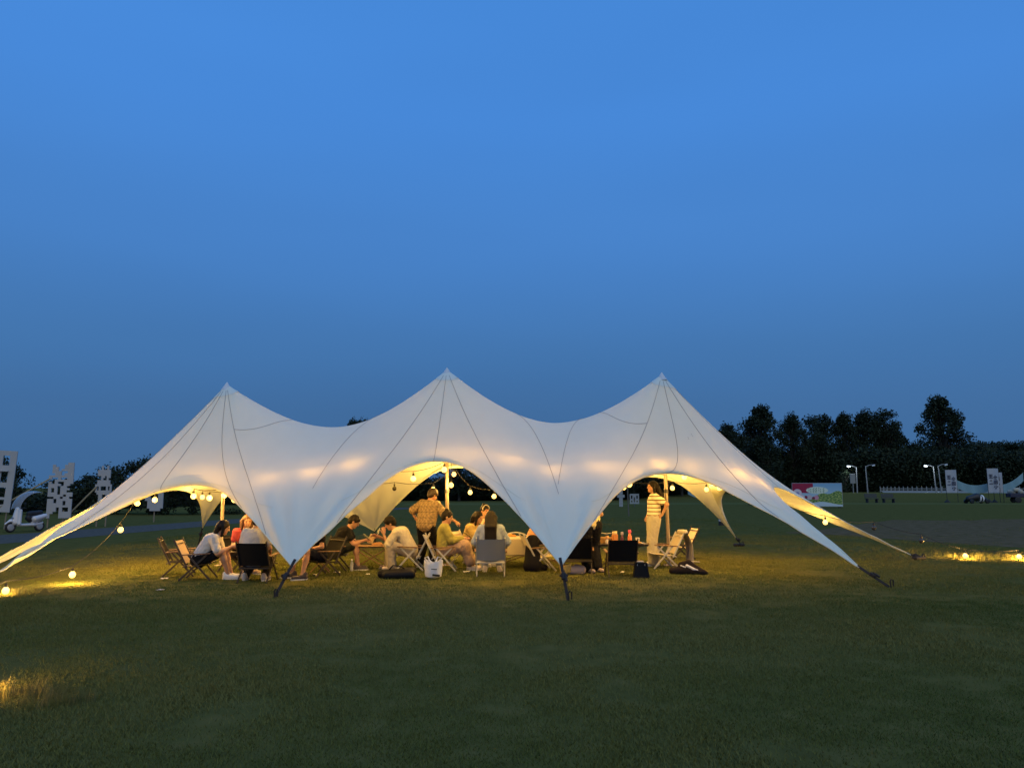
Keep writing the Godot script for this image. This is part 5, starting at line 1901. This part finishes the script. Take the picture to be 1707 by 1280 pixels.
func belongings() -> void:
	var rng := RandomNumberGenerator.new()
	rng.seed = 12
	var blk := cloth(0.01, 0.01, 0.012)
	blk.roughness = 0.6
	var o := thing("duffel_bag", "flat black duffel bag lying on the grass before the slatted table", "bag", V(-2.0, 0, -13.75), 4)
	part("body", blob([[0, V(-0.27, 0.08, 0), V(0.2, 0.09, 0), 0.08, 0.09, 0.05], [0, V(-0.2, 0.06, 0.1), V(0.25, 0.07, 0.08), 0.06, 0.07, 0.05], [0, V(0.1, 0.1, 0), V(0.28, 0.13, -0.05), 0.07, 0.05, 0.05]], 0.018), blk, o)
	var mb := MB.new()
	mb.tube([V(-0.15, 0.15, 0.03), V(-0.08, 0.23, 0.05), V(0.06, 0.21, 0.06), V(0.14, 0.16, 0.04)], [0.012, 0.012, 0.012, 0.012], 6)
	part("handle", mb, blk, o)
	o = thing("plastic_bag", "crumpled white plastic carrier bag with black print on the grass", "bag", V(-1.37, 0, -13.7), -8)
	var pm := mat(0.72, 0.73, 0.76, 0.35)
	pm.backlight_enabled = true
	pm.backlight = Color(0.3, 0.3, 0.3)
	var bag := func(t: float, a: float) -> Vector3:
		var r := 0.8 + 0.35 * t - 0.15 * t * t
		if t < 0.12: r *= t / 0.12
		return V(cos(a) * r * 0.5, t + (0.12 * sin(a * 2.0 + 0.8) * t), sin(a) * r * 0.5)
	part("sack", crumple(rng, V(0.36, 0.32, 0.26), 22, bag), pm, o)
	for s in [-1, 1]:
		mb = MB.new()
		mb.tube([V(0.1 * s, 0.26, 0.02), V(0.15 * s, 0.36, 0.03), V(0.09 * s, 0.38, 0.05), V(0.05 * s, 0.29, 0.05)], [0.022, 0.012, 0.012, 0.02], 6)
		part("handle", mb, pm, o)
	mb = MB.new()
	mb.box(X(V(0.08, 0.075, 0.128), V(8, 12, -6)), V(0.13, 0.035, 0.01), 0.003)
	mb.box(X(V(0.05, 0.18, 0.16), V(0, 10, -4)), V(0.1, 0.014, 0.006), 0.002)
	part("print", mb, mat(0.02, 0.02, 0.02, 0.6), o)
	o = thing("box_bag", "black box-shaped carrier bag standing beside the black-backed empty chair", "bag", V(2.26, 0, -13.78), 0)
	mb = MB.new()
	mb.sheet([[V(-0.105, 0.27, 0.06), V(0.105, 0.27, 0.06), V(0.105, 0.27, -0.06), V(-0.105, 0.27, -0.06), V(-0.105, 0.27, 0.06)], [V(-0.14, 0.0, 0.08), V(0.14, 0, 0.08), V(0.14, 0, -0.08), V(-0.14, 0, -0.08), V(-0.14, 0, 0.08)]])
	mb.quad(V(-0.105, 0.268, 0.06), V(0.105, 0.268, 0.06), V(0.105, 0.268, -0.06), V(-0.105, 0.268, -0.06))
	part("body", mb, blk, o)
	for x in [-0.07, 0.06]:
		mb = MB.new()
		mb.box(X(V(x, 0.235, 0.067)), V(0.012, 0.03, 0.008), 0.002)
		part("buckle", mb, mat(0.5, 0.5, 0.52, 0.3, 0.8), o)
	mb = MB.new()
	mb.box(X(V(-0.01, 0.285, 0)), V(0.12, 0.03, 0.08), 0.01)
	part("contents", mb, mat(0.5, 0.42, 0.32, 0.8), o)
	o = thing("crumpled_jacket", "dark jacket with white print heaped on the grass at the right", "jacket", V(3.22, 0, -14.4), -6)
	part("heap", blob([[0, V(-0.27, 0.06, 0), V(0.05, 0.07, 0.02), 0.07, 0.08, 0.05], [0, V(-0.1, 0.16, -0.02), V(0.02, 0.2, -0.04), 0.07, 0.05, 0.05], [0, V(0.02, 0.2, -0.04), V(0.26, 0.05, 0.04), 0.05, 0.045, 0.05], [0, V(0.1, 0.06, 0.06), V(0.33, 0.03, 0.05), 0.05, 0.035, 0.05]], 0.016), cloth(0.02, 0.014, 0.014), o)
	part("print", blob([[0, V(-0.02, 0.16, 0.05), V(0.1, 0.1, 0.085), 0.026, 0.024, 0.02], [0, V(0.08, 0.1, 0.09), V(0.17, 0.085, 0.08), 0.02, 0.015, 0.02], [0, V(-0.13, 0.16, 0.04), V(-0.05, 0.13, 0.06), 0.014, 0.014, 0.01]], 0.012), mat(0.6, 0.6, 0.62, 0.7), o)
	mb = MB.new()
	mb.plank(V(0.0, 0.235, -0.06), V(0.23, 0.215, -0.1), 0.03, 0.012, V(0, 0, 1))
	part("tag", mb, mat(0.6, 0.52, 0.36, 0.7), o)
	o = thing("draped_jacket", "grey jacket hanging over the back of the cream chair by the right pole", "jacket", V(3.3, 0, -15.5), -84)
	var rows := []
	for i in 13:
		var t := i / 12.0
		var row := []
		for j in 17:
			var q := j / 16.0 - 0.5
			row.append(V(q * (0.46 - 0.1 * t), 0.7 - t * 0.62, -0.1 - 0.12 * sin(minf(t * 3.0, 1.57)) + 0.03 * sin(q * 26.0) * t))
		rows.append(row)
	mb = MB.new()
	mb.sheet(rows)
	part("cloth", mb, cloth(0.24, 0.23, 0.26), o)
	part("collar", blob([[0, V(-0.2, 0.7, -0.08), V(0.2, 0.71, -0.08), 0.04, 0.045, 0.03]], 0.015), cloth(0.6, 0.55, 0.46), o)
	o = thing("dark_coat", "black coat spilling over the cream chair left of the right front panel", "coat", V(0.5, 0, -15.05), 20)
	part("cloth", blob([[0, V(-0.15, 0.1, 0.1), V(-0.1, 0.55, -0.05), 0.17, 0.12, 0.08], [0, V(-0.1, 0.55, -0.05), V(0.25, 0.56, -0.12), 0.09, 0.06, 0.06], [0, V(-0.2, 0.08, 0.05), V(0.1, 0.06, 0.1), 0.1, 0.06, 0.06]], 0.018), cloth(0.008, 0.008, 0.014), o)
	# things on the tables
	o = thing("laptop", "open tan laptop-shaped folder standing on the slatted table", "folder", V(-2.78, 0.472, -15.38), -20)
	mb = MB.new()
	mb.box(X(V(0, 0.008, 0.08)), V(0.26, 0.012, 0.18), 0.003)
	part("base", mb, mat(0.1, 0.08, 0.06, 0.6), o)
	mb = MB.new()
	mb.box(X(V(0, 0.1, -0.03), V(-16, 0, -14)), V(0.13, 0.19, 0.008), 0.003)
	part("lid", mb, mat(0.55, 0.4, 0.24, 0.7), o)
	o = thing("snack_tray", "low tray of snacks near the front of the slatted table", "tray", V(-2.6, 0.47, -15.12), 0)
	mb = MB.new()
	mb.box(X(V(0, 0.012, 0)), V(0.22, 0.02, 0.12), 0.006)
	part("tray", mb, mat(0.4, 0.18, 0.06, 0.6), o)
	part("snacks", blob([[0, V(-0.07, 0.03, 0), V(0.05, 0.035, 0.01), 0.02, 0.025, 0.02], [0, V(0.04, 0.03, -0.03), V(0.08, 0.03, 0.02), 0.018, 0.018, 0.02]], 0.01), mat(0.5, 0.25, 0.08, 0.7), o)
	o = thing("snack_bag", "peach paper bag of food standing up on the long table", "bag", V(0.44, 0.48, -16.05), 10)
	var cone := func(t: float, a: float) -> Vector3:
		var r := 1.0 - 0.75 * t
		return V(cos(a) * r * 0.5, t, sin(a) * r * 0.4)
	part("paper", crumple(rng, V(0.42, 0.36, 0.3), 16, cone), mat(0.6, 0.3, 0.16, 0.7), o)
	var foods := [["orange fruit bowl on the long table", V(0.0, 0.48, -16.25), Color(0.6, 0.28, 0.06)], ["yellow snack bowl on the long table", V(-0.4, 0.48, -16.2), Color(0.62, 0.45, 0.15)], ["yellow packet bowl beside the right front panel on the long table", V(1.05, 0.48, -16.1), Color(0.7, 0.5, 0.14)]]
	for f in foods:
		o = thing("food_bowl", f[0], "bowl", f[1], 0, "bowls of food")
		mb = MB.new()
		mb.lathe([Vector2(0.05, 0), Vector2(0.1, 0.03), Vector2(0.13, 0.08), Vector2(0.122, 0.08), Vector2(0.09, 0.035), Vector2(0, 0.015)], Transform3D.IDENTITY, 18)
		part("bowl", mb, mat(0.7, 0.68, 0.62, 0.4), o)
		var pr := []
		for k in 9: pr.append([1, V(rng.randf_range(-0.07, 0.07), 0.075 + rng.randf_range(0, 0.05), rng.randf_range(-0.07, 0.07)), Vector3.ONE * 0.038, 0, 0, 0.008])
		part("food", blob(pr, 0.012), mat(f[2].r, f[2].g, f[2].b, 0.6), o)
	var items := [["pink flask with an orange body standing on the black table", V(2.26, 0.51, -15.0), 0.04, 0.2, Color(0.7, 0.22, 0.08), Color(0.75, 0.08, 0.16)], ["clear brown bottle on the black table", V(2.12, 0.51, -15.05), 0.035, 0.16, Color(0.12, 0.03, 0.05), Color(0.3, 0.25, 0.3)], ["orange juice carton leaning on the black table", V(1.98, 0.51, -15.05), 0.06, 0.17, Color(0.6, 0.24, 0.06), Color(0.6, 0.45, 0.25)], ["white mug at the front of the black table", V(1.82, 0.51, -14.95), 0.04, 0.09, Color(0.7, 0.6, 0.5), Color(0.6, 0.3, 0.12)], ["cream bottle standing behind the black trousers on the black table's left end", V(1.6, 0.51, -15.2), 0.045, 0.2, Color(0.66, 0.5, 0.2), Color(0.7, 0.6, 0.4)]]
	for f in items:
		o = thing("flask" if "flask" in f[0] else ("carton" if "carton" in f[0] else ("mug" if "mug" in f[0] else "bottle")), f[0], "flask" if "flask" in f[0] else ("carton" if "carton" in f[0] else ("mug" if "mug" in f[0] else "bottle")), f[1], 0, "")
		mb = MB.new()
		var r: float = f[2]
		var h: float = f[3]
		if "carton" in f[0]:
			mb.box(X(V(0, h * 0.5, 0), V(0, 20, 0)), V(r * 1.7, h, r * 1.3), 0.006)
		else:
			mb.lathe([Vector2(r * 0.9, 0), Vector2(r, 0.01), Vector2(r, h * 0.65), Vector2(r * 0.6, h * 0.8), Vector2(r * 0.55, h)], Transform3D.IDENTITY, 16)
		part("body", mb, mat(f[4].r, f[4].g, f[4].b, 0.35), o)
		mb = MB.new()
		mb.lathe([Vector2(r * 0.75, h), Vector2(r * 0.8, h + 0.02), Vector2(r * 0.7, h + 0.055), Vector2(0, h + 0.06)], Transform3D.IDENTITY, 16)
		part("cap", mb, mat(f[5].r, f[5].g, f[5].b, 0.4), o)
	o = thing("basket", "wire-handled basket of food on the black table", "basket", V(1.85, 0.51, -15.25), 0)
	mb = MB.new()
	mb.lathe([Vector2(0.13, 0), Vector2(0.17, 0.1), Vector2(0.16, 0.1), Vector2(0.12, 0.01), Vector2(0, 0.01)], Transform3D.IDENTITY, 20)
	part("bowl", mb, mat(0.5, 0.3, 0.12, 0.8), o)
	mb = MB.new()
	mb.tube([V(-0.17, 0.1, 0), V(-0.16, 0.19, 0), V(0, 0.17, 0), V(0.16, 0.19, 0), V(0.17, 0.1, 0)], [0.008, 0.008, 0.008, 0.008, 0.008], 6)
	part("handle", mb, mat(0.7, 0.6, 0.4, 0.5), o)
	o = thing("camera_bag", "small black camera bag on the little dark table at the left", "bag", V(-4.95, 0.435, -14.15), 15)
	part("body", blob([[0, V(-0.07, 0.05, 0), V(0.07, 0.06, 0), 0.05, 0.05, 0.03]], 0.012), blk, o)
	o = thing("paper_cup", "white paper cup on the little dark table at the left", "cup", V(-4.78, 0.432, -14.1), 0)
	mb = MB.new()
	mb.lathe([Vector2(0.028, 0), Vector2(0.04, 0.095), Vector2(0.037, 0.095), Vector2(0.025, 0.004), Vector2(0, 0.004)], Transform3D.IDENTITY, 16)
	part("cup", mb, mat(0.75, 0.74, 0.7, 0.6), o)
	o = thing("water_bottle", "clear water bottle standing on the grass by the slatted table", "bottle", V(-3.05, 0, -14.95), 0)
	mb = MB.new()
	mb.lathe([Vector2(0.028, 0), Vector2(0.032, 0.02), Vector2(0.032, 0.14), Vector2(0.014, 0.185), Vector2(0.014, 0.2)], Transform3D.IDENTITY, 14)
	var clear := mat(0.85, 0.9, 0.95, 0.08)
	clear.albedo_color.a = 0.3
	clear.transparency = BaseMaterial3D.TRANSPARENCY_ALPHA
	part("body", mb, clear, o)
	mb = MB.new()
	mb.lathe([Vector2(0.017, 0.195), Vector2(0.017, 0.22), Vector2(0, 0.222)], Transform3D.IDENTITY, 12)
	part("cap", mb, mat(0.7, 0.7, 0.72, 0.5), o)
	o = thing("pale_bundle", "pale pink cloth bundle under the dark chair right of the right front panel", "bundle", V(1.18, 0, -14.45), 0)
	part("cloth", blob([[0, V(-0.15, 0.07, 0), V(0.1, 0.06, 0.02), 0.08, 0.07, 0.05], [0, V(0, 0.12, -0.03), V(0.12, 0.1, 0), 0.06, 0.05, 0.05]], 0.016), cloth(0.5, 0.38, 0.36), o)
	o = thing("yellow_sack", "crinkled yellow sack on the grass under the dark chair's left side", "sack", V(0.98, 0, -14.4), 0)
	part("sack", crumple(rng, V(0.24, 0.2, 0.2), 14, bag), mat(0.5, 0.36, 0.1, 0.7), o)
	var clutter := [["paper cup at the left end of the slatted table", V(-3.1, 0.47, -15.3), 0], ["paper cup at the right end of the slatted table", V(-2.4, 0.47, -15.35), 0], ["flat white plate on the long table before the woman in yellow", V(-0.25, 0.48, -16.0), 1], ["flat white plate in the middle of the long table", V(0.2, 0.48, -16.05), 1], ["paper cup near the lettered crate on the long table", V(0.12, 0.48, -16.3), 0], ["paper cup at the right end of the long table", V(0.75, 0.48, -16.0), 0], ["flat white plate at the right end of the long table", V(1.2, 0.48, -16.3), 1], ["paper cup at the back of the black table", V(2.45, 0.51, -15.25), 0], ["flat white plate at the front of the black table", V(2.4, 0.51, -14.95), 1], ["paper cup on the small wooden table", V(-3.55, 0.41, -14.75), 0]]
	for f in clutter:
		o = thing("paper_cup" if f[2] == 0 else "plate", f[0], "cup" if f[2] == 0 else "plate", f[1], 0, "cups on the tables" if f[2] == 0 else "plates on the tables")
		mb = MB.new()
		if f[2] == 0: mb.lathe([Vector2(0.028, 0), Vector2(0.04, 0.095), Vector2(0.037, 0.095), Vector2(0.025, 0.004), Vector2(0, 0.004)], Transform3D.IDENTITY, 14)
		else: mb.lathe([Vector2(0.06, 0), Vector2(0.11, 0.016), Vector2(0.108, 0.018), Vector2(0.06, 0.006), Vector2(0, 0.006)], Transform3D.IDENTITY, 18)
		part("cup" if f[2] == 0 else "dish", mb, mat(0.72, 0.7, 0.64, 0.6), o)
		if f[2] == 1: part("food", blob([[1, V(-0.02, 0.025, 0), V(0.05, 0.025, 0.04), 0, 0, 0.02], [1, V(0.04, 0.02, 0.02), V(0.03, 0.02, 0.03), 0, 0, 0.02]], 0.011), mat(0.5, 0.26, 0.1, 0.7), o)
	# litter on the lawn
	var lit := [[V(-6.0, 0.004, -13.6), "larger white paper scrap on the lawn before the far-left chair"], [V(-5.4, 0.004, -12.1), "white paper scrap on the lawn nearest the camera on the left"], [V(-2.62, 0.004, -14.3), "pale flattened packet on the lawn left of the duffel bag"], [V(-3.25, 0.004, -14.6), "white napkin on the lawn by the clear water bottle"], [V(-0.85, 0.004, -14.7), "thin pale stick-like scrap by the jacketed woman's feet"], [V(2.05, 0.004, -14.6), "small scrap under the black-backed empty chair"], [V(-3.55, 0.004, -14.2), "pale scrap by the small wooden table's leg"]]
	for k in lit.size():
		mb = MB.new()
		var rr := []
		for i in 5:
			var row := []
			for j in 6: row.append(V((j / 5.0 - 0.5) * (0.12 if k != 2 else 0.16), rng.randf_range(0.004, 0.03), (i / 4.0 - 0.5) * 0.07))
			rr.append(row)
		mb.sheet(rr)
		var p := obj("paper_scrap", mb.mesh(mat(0.66, 0.63, 0.56, 0.8)))
		p.position = lit[k][0]
		p.rotation_degrees.y = k * 50.0
		tag(p, lit[k][1], "litter", "scraps of paper on the lawn")
